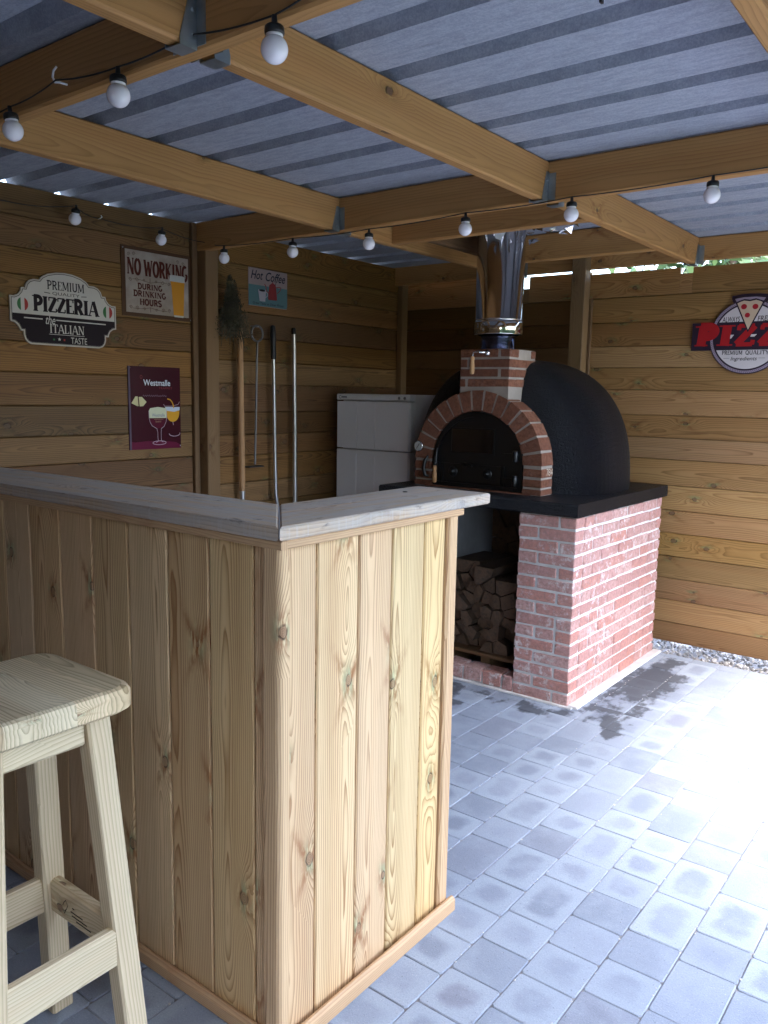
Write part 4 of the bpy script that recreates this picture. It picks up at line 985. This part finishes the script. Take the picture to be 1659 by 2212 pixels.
b = MB(); b.box((TX-.012, 3.27, .01), (TX-.007, 3.45, .30), .001, 2); b.build('blade', M_STEELB, t)
t = empty('aluminium_peel', (TX, 3.483, 0), 'long grey aluminium pole with black end cap nearest the fridge', 'pole')
b = MB(); b.tube([(TX, 3.474, 1.742), (TX, 3.484, 1.2), (TX, 3.492, .30)], .0125, 14); b.build('shaft', M_STEELB, t)
b = MB(); b.tube([(TX, 3.4735, 1.775), (TX, 3.4735, 1.768), (TX, 3.474, 1.738)], [.009, .0135, .0138], 14); b.build('end_cap', M_BLACKP, t)
b = MB(); b.box((TX-.004, 3.455, .01), (TX+.004, 3.53, .31), .001, 2); b.build('brush_head', M_BLACKP, t)

# dried herbs hung beside the post
t = empty('dried_herb_bunch', (-3.30, 2.955, 1.70), 'brown bunch of dried herbs hanging upside down beside the wall post', 'herbs')
b = MB(); tp = Vector((-3.315, 2.955, 1.99))
for k in range(46):
    a = random.uniform(0, 6.283); r = random.random()**.6; e = Vector((-3.30+.045*r*math.cos(a), 2.955+.10*r*math.sin(a)+(.02), random.uniform(1.62, 1.78)))
    b.tube([tp+Vector((random.uniform(-.008, .008), random.uniform(-.01, .01), random.uniform(-.01, .02))), tp.lerp(e, .5)+Vector((0, random.uniform(-.01, .01), -.02)), e], .0012, 4)
b.build('stems', M_HERB, t)
b = MB()
for k in range(5200):
    f = random.random()**.72; f = .07+.93*f; a = random.uniform(0, 6.283); r = (random.random()**.5)*(.022+.085*f) * (1 if random.random() < .9 else 1.3)
    z = 1.985-.31*f+random.uniform(-.02, .02)
    if f > .62 and random.random() < (f-.62)*2.3: continue
    if f > .55: r *= random.uniform(.8, 1.45)
    p = Vector((-3.305+min(.05, r*.5)*math.cos(a)*1.0, 2.955+.02*f+r*math.sin(a), z)); d = Vector((random.gauss(0, 1), random.gauss(0, 1), random.gauss(-.6, 1))).normalized()*random.uniform(.004, .009); e = d.orthogonal().normalized()*random.uniform(.0012, .0026)
    if p.x < XW+.01: p.x = XW+.012
    b.face([p-d, p+e, p+d, p-e])
b.build('leaves', M_HERB, t)
b = MB(); b.lathe((-3.315, 2.955, 1.955), [(.016, 0), (.018, .004), (.018, .012), (.016, .016)], 14); b.tube([(-3.315, 2.955, 1.97), (XW+.004, 2.955, 2.02)], .0015, 5); b.build('twine', paint('jute_twine', (.20, .15, .09), .9), t)

# ------------------------------------------------------------------ signs
def sign_board(name, label, fr, W, H, base, t=.003, origin=None):
    o = empty(name, origin if origin else fr(W/2, 0, 0), label, 'sign'); b = MB(); plate(b, fr, [(0, 0), (W, 0), (W, H), (0, H)], .002, .002+t)
    b.build('plate', base, o); return o
def nails(o, fr, pts):
    b = MB()
    for u, v in pts: b.lathe(fr(u, v, .004), [(.0045, 0), (.004, .002), (.001, .003)], 10, fr.N)
    b.build('screw', M_CHROME, o)
# 1. pizzeria plaque
fr = Fr((XW, 2.065, 1.752), (0, 1, 0), (0, 0, 1)); 
PZ = empty('wall_plaque', (XW, 2.065, 1.59), 'cream and black shaped plaque reading PIZZERIA on the left plank wall', 'sign')
half = [(0, .155)]+[(.118*math.sin(R(a)), .155-.040*(1-math.cos(R(a)))/1) for a in range(15, 91, 15)]
half = [(0, .156), (.04, .153), (.08, .143), (.108, .128), (.120, .114), (.145, .114), (.165, .107), (.180, .092), (.186, .074), (.203, .074), (.207, .058), (.219, .044), (.236, .036), (.256, .036), (.256, -.070), (.238, -.074), (.224, -.084), (.216, -.100), (.216, -.108), (.200, -.108), (.200, -.125), (.194, -.143), (.182, -.156), (.165, -.162), (0, -.162)]
outl = half + [(-u, v) for u, v in half[::-1][1:-1]]
def inset2(p, k):
    n = len(p); out = []
    for i in range(n):
        a, q, c = Vector(p[i-1]), Vector(p[i]), Vector(p[(i+1) % n]); d1 = (q-a).normalized(); d2 = (c-q).normalized(); t_ = (d1+d2).normalized(); nn = Vector((t_.y, -t_.x)); kk = k/max(.6, nn.dot(Vector((d1.y, -d1.x)))); out.append(tuple(q+nn*kk))
    return out
CR = paint('cream_print', (.60, .56, .50), .4); CR2 = paint('cream_edge', (.52, .47, .40), .4); DK = paint('dark_print', (.022, .015, .018), .75)
b = MB(); plate(b, fr, outl, .002, .011); b.build('plate', CR2, PZ)
b = MB(); i1 = inset2(outl, .0075); ribbon(b, fr, i1, .0022, .0114, 0, True); b.build('border_line', DK, PZ)
b = MB(); i2 = inset2(outl, .0092); 
topf = [p for p in i2 if p[1] > -.034]; lowf = [p for p in i2 if p[1] <= -.034]
rx = max(p[0] for p in i2)
up_ = [(rx, -.0335)]; 
# order: i2 runs clockwise from the top centre
R_ = [p for p in i2[:len(half)]]; 
topR = [p for p in R_ if p[1] > -.034]; lowR = [p for p in R_ if p[1] <= -.034]
topP = topR+[(topR[-1][0], -.034), (-topR[-1][0], -.034)]+[(-u, v) for u, v in topR[::-1][:-1]]
lowP = [(topR[-1][0], -.036)]+lowR+[(-u, v) for u, v in lowR[::-1][1:]]+[(-topR[-1][0], -.036)]
plate(b, fr, topP, .0112, .0118); b.build('cream_field', CR, PZ)
b = MB(); plate(b, fr, lowP, .0112, .0118); b.build('dark_field', DK, PZ)
b = MB(); slab(b, fr, 'PREMIUM', -.086, .094, .078, .116, .0122, .15, .07, .09)
script(b, fr, 'QUALITY', -.062, .070, .054, .069, .0122, 0, 0); ribbon(b, fr, [(-.10, .063), (-.072, .061)], .003, .0122); ribbon(b, fr, [(.078, .061), (.105, .063)], .003, .0122)
slab(b, fr, 'PIZZERIA', -.152, .162, -.020, .046, .0122, .26, .09, .13); b.build('dark_lettering', DK, PZ)
b = MB(); script(b, fr, 'the', -.098, -.052, -.072, -.034, .0122, .35, .005); slab(b, fr, 'ITALIAN', -.082, .088, -.108, -.070, .0122, .14, .06, .09); script(b, fr, 'TASTE', .020, .100, -.150, -.122, .0122, 0, 0)
ribbon(b, fr, [(-.197, -.052), (-.112, -.052)], .005, .0122); ribbon(b, fr, [(-.048, -.052), (.200, -.052)], .005, .0122); ribbon(b, fr, [(-.084, -.114), (.088, -.114)], .002, .0122)
st = [(-.036+(.008 if i % 2 == 0 else .0035)*math.sin(R(36*i)), -.134+(.008 if i % 2 == 0 else .0035)*math.cos(R(36*i))) for i in range(10)]; plate(b, fr, st, .012, .0124); b.build('light_lettering', CR, PZ)
b = MB()
GRN, RED = paint('flag_green', (.05, .17, .06), .4), paint('flag_red', (.40, .045, .04), .4)
for cu in (-.200, .212):
    for mi_, a0, a1 in ((0, 110, 250), (1, 0, 0), (2, -70, 70)):
        rr_ = .0245
        if mi_ == 1: pts = [(cu-rr_*.34, -.0), (cu+rr_*.34, -.0)]; continue
        plate(b, fr, [(cu+rr_*math.cos(R(a)), .004+rr_*1.15*math.sin(R(a))) for a in range(a0, a1+1, 10)], .0119, .0124, 0 if mi_ == 0 else 1)
    
b.build('flag_roundel', [GRN, RED], PZ)
for cu, cl in ((-.062, GRN), (-.012, RED)):
    b = MB(); plate(b, fr, [(cu+(.006 if i % 2 == 0 else .003)*math.sin(R(36*i)), -.136+(.006 if i % 2 == 0 else .003)*math.cos(R(36*i))) for i in range(10)], .012, .0124); b.build('star', cl, PZ)

# 2. drinking hours tin sign
W2, H2 = .412, .325; fr = Fr((XW, 2.361, 1.753), (0, 1, 0), (0, 0, 1))
SN = sign_board('tin_sign', 'rusty brown tin sign with a beer glass reading NO WORKING DURING DRINKING HOURS', fr, W2, H2, paint('rust_brown', (.085, .042, .022), .4))
q = lambda u, v: (u*W2, (1-v)*H2)
def rust():
    m, t, bs = mat('aged_paper_print'); k = NT(t); p = k.pos(); k.l(k.mix(k.ss(k.noise(p, 11, 4, .6), .3, .75), (.30, .235, .19), (.42, .36, .31)), bs.inputs['Base Color']); bs.inputs['Roughness'].default_value = .4; return m
b = MB(); plate(b, fr, [q(.055, .945), q(.955, .945), q(.955, .05), q(.055, .05)], .0052, .0056); b.build('printed_field', rust(), SN)
b = MB()
MAR = paint('maroon_print', (.085, .018, .012), .4)
slab(b, fr, 'NO WORKING', .075*W2, .945*W2, (1-.40)*H2, (1-.165)*H2, .0060, .26, .13, .08)
slab(b, fr, 'DURING', .215*W2, .565*W2, (1-.595)*H2, (1-.515)*H2, .0060, .26, .13, .10)
slab(b, fr, 'DRINKING', .155*W2, .615*W2, (1-.705)*H2, (1-.62)*H2, .0060, .26, .13, .10)
slab(b, fr, 'HOURS', .24*W2, .55*W2, (1-.825)*H2, (1-.735)*H2, .0060, .26, .13, .10); b.build('lettering', MAR, SN)
def curl(cu, cv, s_, d=1, turns=1.4): return [(cu+d*s_*(1-t/26)*math.cos(t*turns*2*math.pi/20), cv+s_*(1-t/26)*math.sin(t*turns*2*math.pi/20)) for t in range(21)]
FLB = paint('brown_print', (.11, .06, .035), .4)
for vv, sg in ((.462, 1), (.885, -1)):
    b = MB()
    for dd in (-1, 1):
        for off_, s_ in ((.035, .007), (.075, .010), (.112, .009)): ribbon(b, fr, curl(.39*W2+dd*off_, (1-vv)*H2-sg*.002*(off_*20), s_, dd), .0022, .0060)
        ribbon(b, fr, [(.39*W2+dd*.10*t/6, (1-vv)*H2-sg*(.010-.010*math.sin(t/6*2))) for t in range(7)], .002, .0061)
    ribbon(b, fr, [(.39*W2, (1-vv)*H2-.012), (.39*W2, (1-vv)*H2+.012)], .003, .0062); b.build('flourish', FLB, SN)
for prs in (((.10, .12, 1), (.17, .105, 1)), ((.80, .12, -1), (.88, .14, -1))):
    b = MB()
    for cu, cv, dd in prs: ribbon(b, fr, curl(cu*W2, (1-cv)*H2, .009, dd), .002, .006)
    b.build('flourish', FLB, SN)
b = MB(); plate(b, fr, [q(.685, .42), q(.70, .52), q(.725, .93), q(.875, .93), q(.888, .52), q(.895, .42)], .0066, .0072, 0); plate(b, fr, [q(.672, .42), q(.672, .335), q(.70, .325), q(.865, .325), q(.895, .335), q(.898, .42)], .0068, .0074, 1); plate(b, fr, [q(.726, .925), q(.872, .925), q(.868, .952), q(.735, .952)], .0074, .0078, 1)
b.build('beer_glass_print', [paint('beer_amber', (.62, .27, .03), .3), paint('beer_foam', (.55, .54, .50), .4)], SN)
nails(SN, fr, [(.012, H2-.012), (W2-.006, .008)])

# 3. trappist beer tin sign
W3, H3 = .311, .406; fr = Fr((XW, 2.381, 1.111), (0, 1, 0), (0, 0, 1))
BG = paint('burgundy_enamel', (.045, .004, .010), .12)
SN = sign_board('tin_sign', 'glossy burgundy tin sign with two beer goblets below white gothic lettering', fr, W3, H3, BG)
q = lambda u, v: (u*W3, (1-v)*H3)
b = MB(); plate(b, fr, [q(.04, 1), q(1, 1), q(1, .965)]+[q(1-t/10, .965-.065*math.sin(math.pi*(.15+.6*t/10))) for t in range(1, 10)]+[q(.04, .90)], .0052, .0055); b.build('magenta_field', paint('magenta_print', (.12, .010, .035), .15), SN)
b = MB(); plate(b, fr, [q(.005, 1), q(.04, 1), q(.035, 0), q(0, 0)], .0058, .0075); b.build('rolled_edge', paint('plum_edge', (.10, .07, .10), .12), SN)
WH = paint('white_print', (.72, .75, .80), .4)
b = MB(); script(b, fr, 'Westmalle', .285*W3, .80*W3, (1-.228)*H3, (1-.155)*H3, .0058, 0, .012)
b.build('gothic_lettering', WH, SN)
b = MB(); script(b, fr, 'TRAPPIST', .575*W3, .84*W3, (1-.268)*H3, (1-.243)*H3, .0058, 0, 0); ribbon(b, fr, ell(.245*W3, (1-.125)*H3, .006, .008), .002, .0058, 0, True); b.build('red_lettering', paint('dull_red_print', (.22, .035, .04), .4), SN)
b = MB(); random.seed(3); ribbon(b, fr, [q(.27+.45*t/40, .35-.012*math.sin(t*1.9)*(.4+.6*abs(math.sin(t*.7)))) for t in range(41)], .0022, .0058); b.build('handwriting', paint('mauve_print', (.20, .12, .17), .4), SN)
b = MB(); plate(b, fr, [q(.055, .44), q(.13, .36), q(.17, .36), q(.185, .475), q(.16, .475)], .0058, .0062); plate(b, fr, [q(.19, .365), q(.25, .365), q(.335, .425), q(.27, .475), q(.205, .478)], .0058, .0062); b.build('cheese_print', paint('cheese_yellow', (.62, .55, .30), .4), SN)
FO = paint('goblet_foam', (.60, .60, .42), .4); OR = paint('amber_print', (.66, .33, .03), .3); BR = paint('dark_beer', (.09, .006, .02), .2); LN = paint('glass_line', (.42, .30, .36), .2)
b = MB(); plate(b, fr, [q(.70, .50), q(.975, .50), q(.972, .56)]+[q(.84+.13*math.cos(R(a)), .56+.11*math.sin(R(a))) for a in range(10, 180, 12)]+[q(.705, .55)], .0058, .0062, 0); plate(b, fr, [q(.69, .485), q(.98, .485), q(.978, .525), q(.87, .545), q(.70, .53)], .0063, .0066, 1)
ribbon(b, fr, [q(.735, .385), q(.79, .395), q(.83, .425), q(.85, .46), q(.86, .50)], .006, .0068, 0); b.build('pale_beer_print', [OR, paint('blue_white_foam', (.55, .60, .68), .4)], SN)
b = MB(); plate(b, fr, [q(.375, .53), q(.40, .50), q(.55, .485), q(.70, .50), q(.715, .53), q(.712, .62), q(.378, .62)], .0064, .0069, 0); plate(b, fr, [q(.378, .62), q(.712, .62), q(.70, .67), q(.66, .72), q(.60, .745), q(.49, .745), q(.43, .71), q(.39, .66)], .0064, .0069, 1); b.build('dark_beer_print', [FO, BR], SN)
b = MB(); ribbon(b, fr, [q(.372, .53), q(.374, .62), q(.392, .67), q(.43, .715), q(.52, .75), q(.535, .80), q(.535, .86), q(.545, .905), q(.50, .92)], .0028, .0072); ribbon(b, fr, [q(.716, .53), q(.714, .62), q(.70, .67), q(.66, .725), q(.605, .75), q(.60, .80), q(.60, .86), q(.605, .905), q(.64, .92)], .0028, .0072)
ribbon(b, fr, ell(.565*W3, (1-.925)*H3, .040, .0095), .0035, .0074, 0, True); ribbon(b, fr, ell(.87*W3, (1-.815)*H3, .034, .014)[14:]+ell(.87*W3, (1-.815)*H3, .034, .014)[:2], .0035, .0060); ribbon(b, fr, [q(.84, .67), q(.85, .71)], .003, .006); ribbon(b, fr, [q(.66, .45), q(.68, .475), q(.82, .475), q(.95, .455), q(.98, .42)], .0025, .0061)
b.build('goblet_outline', LN, SN)
b = MB(); script(b, fr, 'Westmalle', .43*W3, .68*W3, (1-.605)*H3, (1-.565)*H3, .0072, 0, .01); b.build('goblet_lettering', paint('blue_grey_print', (.20, .22, .30), .4), SN)
b = MB(); ribbon(b, fr, [q(.47, .635), q(.65, .635)], .002, .0072); script(b, fr, 'TRAPPIST', .49*W3, .61*W3, (1-.675)*H3, (1-.655)*H3, .0072, 0, 0); b.build('goblet_band', paint('gold_print', (.35, .22, .14), .4), SN)
nails(SN, fr, [(.012, H3-.008), (W3-.004, .012)])

# 4. hot coffee tin sign
W4, H4 = .300, .203; fr = Fr((XW, 3.168, 1.877), (0, 1, 0), (0, 0, 1))
SN = sign_board('tin_sign', 'small tin sign reading Hot Coffee with a red pot above the tools', fr, W4, H4, paint('pinkish_cream_print', (.36, .27, .25), .35))
q = lambda u, v: (u*W4, (1-v)*H4)
b = MB(); plate(b, fr, [q(.0, .99), q(1, .99), q(1, .44), q(.0, .44)], .0052, .0055); b.build('teal_field', paint('teal_print', (.10, .19, .20), .35), SN)
b = MB(); script(b, fr, 'Hot', .055*W4, .365*W4, (1-.29)*H4, (1-.055)*H4, .0058, .35, .012); script(b, fr, 'Coffee', .43*W4, .945*W4, (1-.30)*H4, (1-.055)*H4, .0058, .35, .012); ribbon(b, fr, [q(.70, .29), q(.69, .36), q(.67, .39)], .004, .0059)
script(b, fr, 'Great Taste at Diner Prices', .10*W4, .90*W4, (1-.95)*H4, (1-.885)*H4, .0059, .35, .008); b.build('script_lettering', paint('navy_print', (.02, .022, .035), .4), SN)
b = MB(); plate(b, fr, [q(.505, .80), q(.49, .76), q(.525, .40), q(.57, .35), q(.60, .335), q(.605, .30), q(.625, .30), q(.63, .335), q(.675, .36), q(.70, .42), q(.725, .76), q(.715, .79)], .0056, .0061); ribbon(b, fr, [q(.50, .62), q(.45, .56), q(.43, .44), q(.40, .385)], .006, .0062); ribbon(b, fr, [q(.705, .44), q(.78, .41), q(.83, .43), q(.81, .50), q(.73, .60)], .0045, .0062); b.build('coffee_pot_print', paint('pot_red', (.26, .035, .035), .35), SN)
b = MB(); plate(b, fr, [q(.235, .555), q(.44, .545), q(.415, .86), q(.275, .86)], .0063, .0068, 0); ribbon(b, fr, [q(.435, .60), q(.475, .62), q(.47, .70), q(.425, .75)], .004, .0066, 0); plate(b, fr, ell(.338*W4, (1-.57)*H4, .024, .006, 18), .0069, .0072, 1); b.build('cup_print', [paint('cup_mauve', (.42, .38, .42), .35), DK], SN)
nails(SN, fr, [(.006, H4-.006), (W4-.006, .006)])

# 5. pizza plaque on the back wall
fr = Fr((-1.155, YW-.004, 1.735), (1, 0, 0), (0, 0, 1)); PW = empty('wall_plaque', (-1.155, YW-.01, 1.54), 'round white plaque with a pizza slice and big red PIZZA lettering on the back wall', 'sign')
PUR = paint('dark_purple_edge', (.030, .018, .032), .4); LIL = paint('lilac_rope', (.30, .24, .31), .4); PW_ = paint('plaque_white', (.62, .57, .58), .4)
b = MB(); plate(b, fr, ell(0, 0, .192, .192, 64), .002, .012); bx_ = [(-.283, .080), (-.268, -.066), (.268, -.066), (.283, .080)]
plate(b, fr, [(-.270, .078), (-.285, .078), (-.285, -.068), (.285, -.068), (.285, .078)], .0025, .0125)
plate(b, fr, [(-.090, .212), (-.045, .218), (.0, .220), (.045, .218), (.090, .212), (.092, .195), (.06, .13), (-.06, .13), (-.092, .195)], .0022, .0122); b.build('plate', PUR, PW)
b = MB(); ribbon(b, fr, ell(0, 0, .181, .181, 64), .013, .0128, 0, True); b.build('rope_border', LIL, PW)
b = MB()
for k in range(120):
    a = R(3*k); ribbon(b, fr, [(.176*math.cos(a), .176*math.sin(a)), (.186*math.cos(a+.03), .186*math.sin(a+.03))], .0016, .0130)
b.build('rope_twist', PUR, PW)
b = MB(); plate(b, fr, [(.166*math.cos(R(a)), .166*math.sin(R(a))) for a in range(28, 153, 4)], .0126, .0132); plate(b, fr, [(.166*math.cos(R(a)), .166*math.sin(R(a))) for a in range(-156, -23, 4)], .0126, .0132); b.build('white_field', PW_, PW)
b = MB(); nst = 0
cells = [(-.258, -.160), (-.148, -.078), (-.064, .034), (.050, .148), (.160, .262)]
for ch, (ua, ub) in zip('PIZZA', cells): slab(b, fr, ch, ua, ub, -.044, .062, .0136, .44 if ch != 'Z' else .34, .20, .17, slant=.10)
b.build('red_lettering', paint('sign_red', (.36, .016, .020), .4), PW)
b = MB(); plate(b, fr, [(-.092, .012), (-.067, .012), (-.080, -.006), (-.092, -.010)], .0128, .0134); plate(b, fr, [(.018, .012), (.046, .012), (.034, .0), (.014, .0)], .0128, .0134); b.build('white_chip', PW_, PW)
b = MB(); script(b, fr, 'ALWAYS', -.131, -.044, .078, .105, .0136, .1, .006); b.build('dark_lettering', DK, PW)
b = MB(); script(b, fr, 'FRESH', .044, .125, .078, .105, .0136, .1, .006); b.build('dark_lettering', DK, PW)
b = MB(); slab(b, fr, 'PREMIUM', -.122, -.018, -.092, -.070, .0136, .16, .10, .05); slab(b, fr, 'QUALITY', -.004, .112, -.092, -.070, .0136, .16, .10, .05)
b.build('dark_lettering', DK, PW)
b = MB(); script(b, fr, 'Ingredients', -.076, .056, -.128, -.102, .0136, .3, .006); ribbon(b, fr, [(-.112, -.110), (-.082, -.110)], .0015, .0136); ribbon(b, fr, [(.062, -.110), (.095, -.110)], .0015, .0136); b.build('dark_lettering', DK, PW)
b = MB(); plate(b, fr, [(0, .022), (-.082, .198), (-.03, .206), (.03, .206), (.082, .198)], .0132, .0146); b.build('slice_outline', PUR, PW)
b = MB(); plate(b, fr, [(0, .036), (-.062, .172), (-.05, .178), (-.030, .185), (0, .180), (.03, .186), (.052, .178), (.062, .172)], .0147, .0152, 0); plate(b, fr, [(-.066, .180), (-.076, .196), (-.03, .202), (.03, .202), (.076, .196), (.066, .180), (.045, .188), (.028, .194), (0, .188), (-.028, .193), (-.045, .188)], .0147, .0153, 1)
for u, v, r_ in ((-.028, .154, .0145), (.028, .152, .0145), (-.008, .110, .013)): plate(b, fr, ell(u, v, r_, r_*.95, 20), .0153, .0158, 2)
b.build('pizza_slice', [paint('slice_cream', (.58, .44, .32), .4), LIL, paint('pepperoni_red', (.36, .02, .03), .4)], PW)

# ------------------------------------------------------------------ string lights and hook
def cable(name, pts, label, sag=.0):
    b = MB(); P = []
    for (a, c) in zip(pts[:-1], pts[1:]):
        a, c = Vector(a), Vector(c)
        for t in range(8): f = t/8; P.append(a.lerp(c, f)+Vector((0, 0, -sag*4*f*(1-f))))
    P.append(Vector(pts[-1])); b.tube(P, .0021, 6); o = b.build(name, M_RUBBER, None, pts[0]); return tag(o, label, 'cable')
BD = .0258
proto = None
def bulb(p, label, tilt=(0, 0)):
    """p = centre of the globe"""
    global proto
    if proto is None:
        proto = empty('string_light_bulb', p, label, 'light bulb', 'white globe bulbs on the string lights')
        b = MB(); pr = [(.0138, .0245)]+[(BD*math.sin(R(a)), BD*math.cos(R(a))) for a in range(30, 180, 6)]+[(.0005, -BD)]
        b.lathe(p, pr, 28); b.lathe(p, [(.0150, .0210), (.0165, .0230), (.0160, .0265)], 24); b.build('globe', M_GLOBE, proto)
        b = MB(); b.lathe(p, [(.015, .0255), (.0185, .0262), (.0190, .031), (.0182, .039), (.015, .042), (.006, .045), (.005, .060)], 20); b.build('socket', M_BLACKP, proto); o = proto
    else: o = dup(proto, p, label)
    o.rotation_euler = (R(tilt[0]), R(tilt[1]), 0); return o
NB = [(-1.172, 1.160, 2.038), (-1.664, 1.160, 2.053), (-2.122, 1.160, 2.057)]
bulb(NB[0], 'large white globe bulb under the front beam, nearest the viewer'); bulb(NB[1], 'white globe bulb on the front beam right of the white hook'); bulb(NB[2], 'white globe bulb at far left of the front beam, a dark speck on it', (4, -5))
LB = [(-3.325, 2.081, 2.132), (-3.325, 2.533, 2.115)]
bulb(LB[0], 'white globe bulb on the left plank wall above the PIZZERIA plaque', (0, 14)); bulb(LB[1], 'white globe bulb just above the NO WORKING sign', (0, 12))
MBp = [(-3.13, 2.755, 2.044), (-2.669, 2.755, 2.033), (-2.226, 2.755, 2.027), (-1.751, 2.755, 2.037), (-1.313, 2.755, 2.040), (-.834, 2.755, 2.044)]
for p, l in zip(MBp, ('white globe bulb hanging by the wall post above the herbs', 'white globe bulb above the Hot Coffee sign', 'white globe bulb beside the left joist hanger on the middle beam', 'white globe bulb on the middle beam left of the flue', 'white globe bulb below the centre joist hanger, right of the flue', 'white globe bulb at the right end of the middle beam')): bulb(p, l)
top = lambda p, dz=.060: (p[0], p[1], p[2]+dz)
cable('light_cable', [(-3.0, 1.182, 2.10), top(NB[2]), (-1.915, 1.160, 2.137), top(NB[1]), (-1.45, 1.18, 2.135), top(NB[0]), (-1.02, 1.18, 2.15), (-.4, 1.18, 2.14)], 'thin black cable of the front string lights along the front beam', .006)
cable('light_cable', [(XW+.012, 1.3, 2.16), (XW+.012, 1.80, 2.165), top(LB[0], .055), (XW+.012, 2.25, 2.172), top(LB[1], .055), (-3.325, 2.83, 2.146)], 'thin dark cable of the string lights along the left wall', .012)
cable('light_cable', [(-3.325, 2.83, 2.146), top(MBp[0]), top(MBp[1]), top(MBp[2]), top(MBp[3]), top(MBp[4]), top(MBp[5]), (-.35, 2.785, 2.13), (.3, 2.785, 2.12)], 'black cable of the string lights hanging below the middle beam', .006)
b = MB(); hp = Vector((-1.915, 1.19, 2.135)); b.tube([hp, hp+Vector((0, -.02, 0)), hp+Vector((-.010, -.026, .0)), hp+Vector((-.016, -.028, .012)), hp+Vector((-.012, -.028, .026)), hp+Vector((.002, -.028, .032))], .0028, 8)
tag(b.build('screw_hook', M_WHITEP, None, hp), 'small white screw hook on the dark face of the front beam', 'hook')
b = MB(); hp = Vector((XW+.003, 2.25, 2.172)); b.tube([hp, hp+Vector((.014, 0, 0)), hp+Vector((.02, .006, .006)), hp+Vector((.02, .0, .012))], .0022, 6)
tag(b.build('screw_hook', M_WHITEP, None, hp), 'tiny white cable hook on the left plank wall between two bulbs', 'hook')

# ------------------------------------------------------------------ garden beyond the back wall, added light blockers at the open side
def tree(x, y, h, rad, label, n=2600, seed=1, group='trees beyond the back wall', leaf=(.05, .11)):
    rng = random.Random(seed); o = empty('garden_tree', (x, y, -.1), label, 'tree', group)
    b = MB(); b.tube([(x, y, -.1), (x+.05, y, h*.3), (x-.05, y+.05, h*.62), (x, y, h*.9)], [.16, .12, .08, .02], 10)
    for k in range(7):
        a = rng.uniform(0, 6.283); z = h*rng.uniform(.3, .7); b.tube([(x, y, z), (x+rad*.4*math.cos(a), y+rad*.4*math.sin(a), z+.35), (x+rad*.8*math.cos(a), y+rad*.8*math.sin(a), z+.6)], [.05, .03, .01], 6)
    b.build('trunk', M_BARK, o)
    b = MB(); cl = []
    for k in range(26):
        d = Vector((rng.gauss(0, 1), rng.gauss(0, 1), rng.gauss(0, 1))).normalized()*rng.uniform(.35, .95); cl.append(Vector((x+d.x*rad, y+d.y*rad, h*.62+d.z*h*.36)))
    for k in range(n):
        c = cl[k % 26]; p = c+Vector((rng.gauss(0, 1)*rad*.22, rng.gauss(0, 1)*rad*.22, rng.gauss(0, 1)*h*.075)); d = Vector((rng.gauss(0, 1), rng.gauss(0, 1), rng.gauss(0, .8))).normalized()*rng.uniform(*leaf); e = d.orthogonal().normalized()*d.length*.45
        b.face([p-d, p+e, p+d, p-e])
    b.build('crown', M_LEAF, o); return o
tree(-2.6, 9.5, 4.2, 1.7, 'leafy green tree seen through the gap left of the joist end', 3000, 11)
tree(.1, 10.5, 3.9, 1.6, 'leafy green tree seen through the gap at the right of the photo', 3000, 12)
tree(1.75, .72, 5.8, 1.45, 'unseen leafy tree added beside the open end to shade the near floor', 9000, 21, 'added shade tree by the open side', (.06, .12))  # out of view, placed so its crown keeps sun off the near floor

rng = random.Random(5); hd = empty('added_hedge', (7.4, 3, -.05), 'unseen green hedge added across the lawn to block low sky light', 'hedge')  # out of view, put in to hold back light from the low sky
b = MB()
for k in range(16000):
    side = rng.random(); y = rng.uniform(-9, 14); z = rng.uniform(0, 2.0)
    x = 6.9+.12*math.sin(y*2.1)+.1*math.sin(z*3+y)+rng.gauss(0, .07) if side < .75 else rng.uniform(6.9, 7.9)
    if side >= .75: z = 2.0+rng.gauss(0, .12)+.12*math.sin(y*1.7)
    d = Vector((rng.gauss(0, .6), rng.gauss(0, 1), rng.gauss(0, 1))).normalized()*rng.uniform(.05, .10); e = d.orthogonal().normalized()*d.length*.5; p = Vector((x, y, z))
    b.face([p-d, p+e, p+d, p-e])
b.build('foliage', M_LEAF, hd)
b = MB(); b.box((7.05, -9, -.05), (7.8, 14, 1.9), .05, 1); b.build('branches', M_BARK, hd)
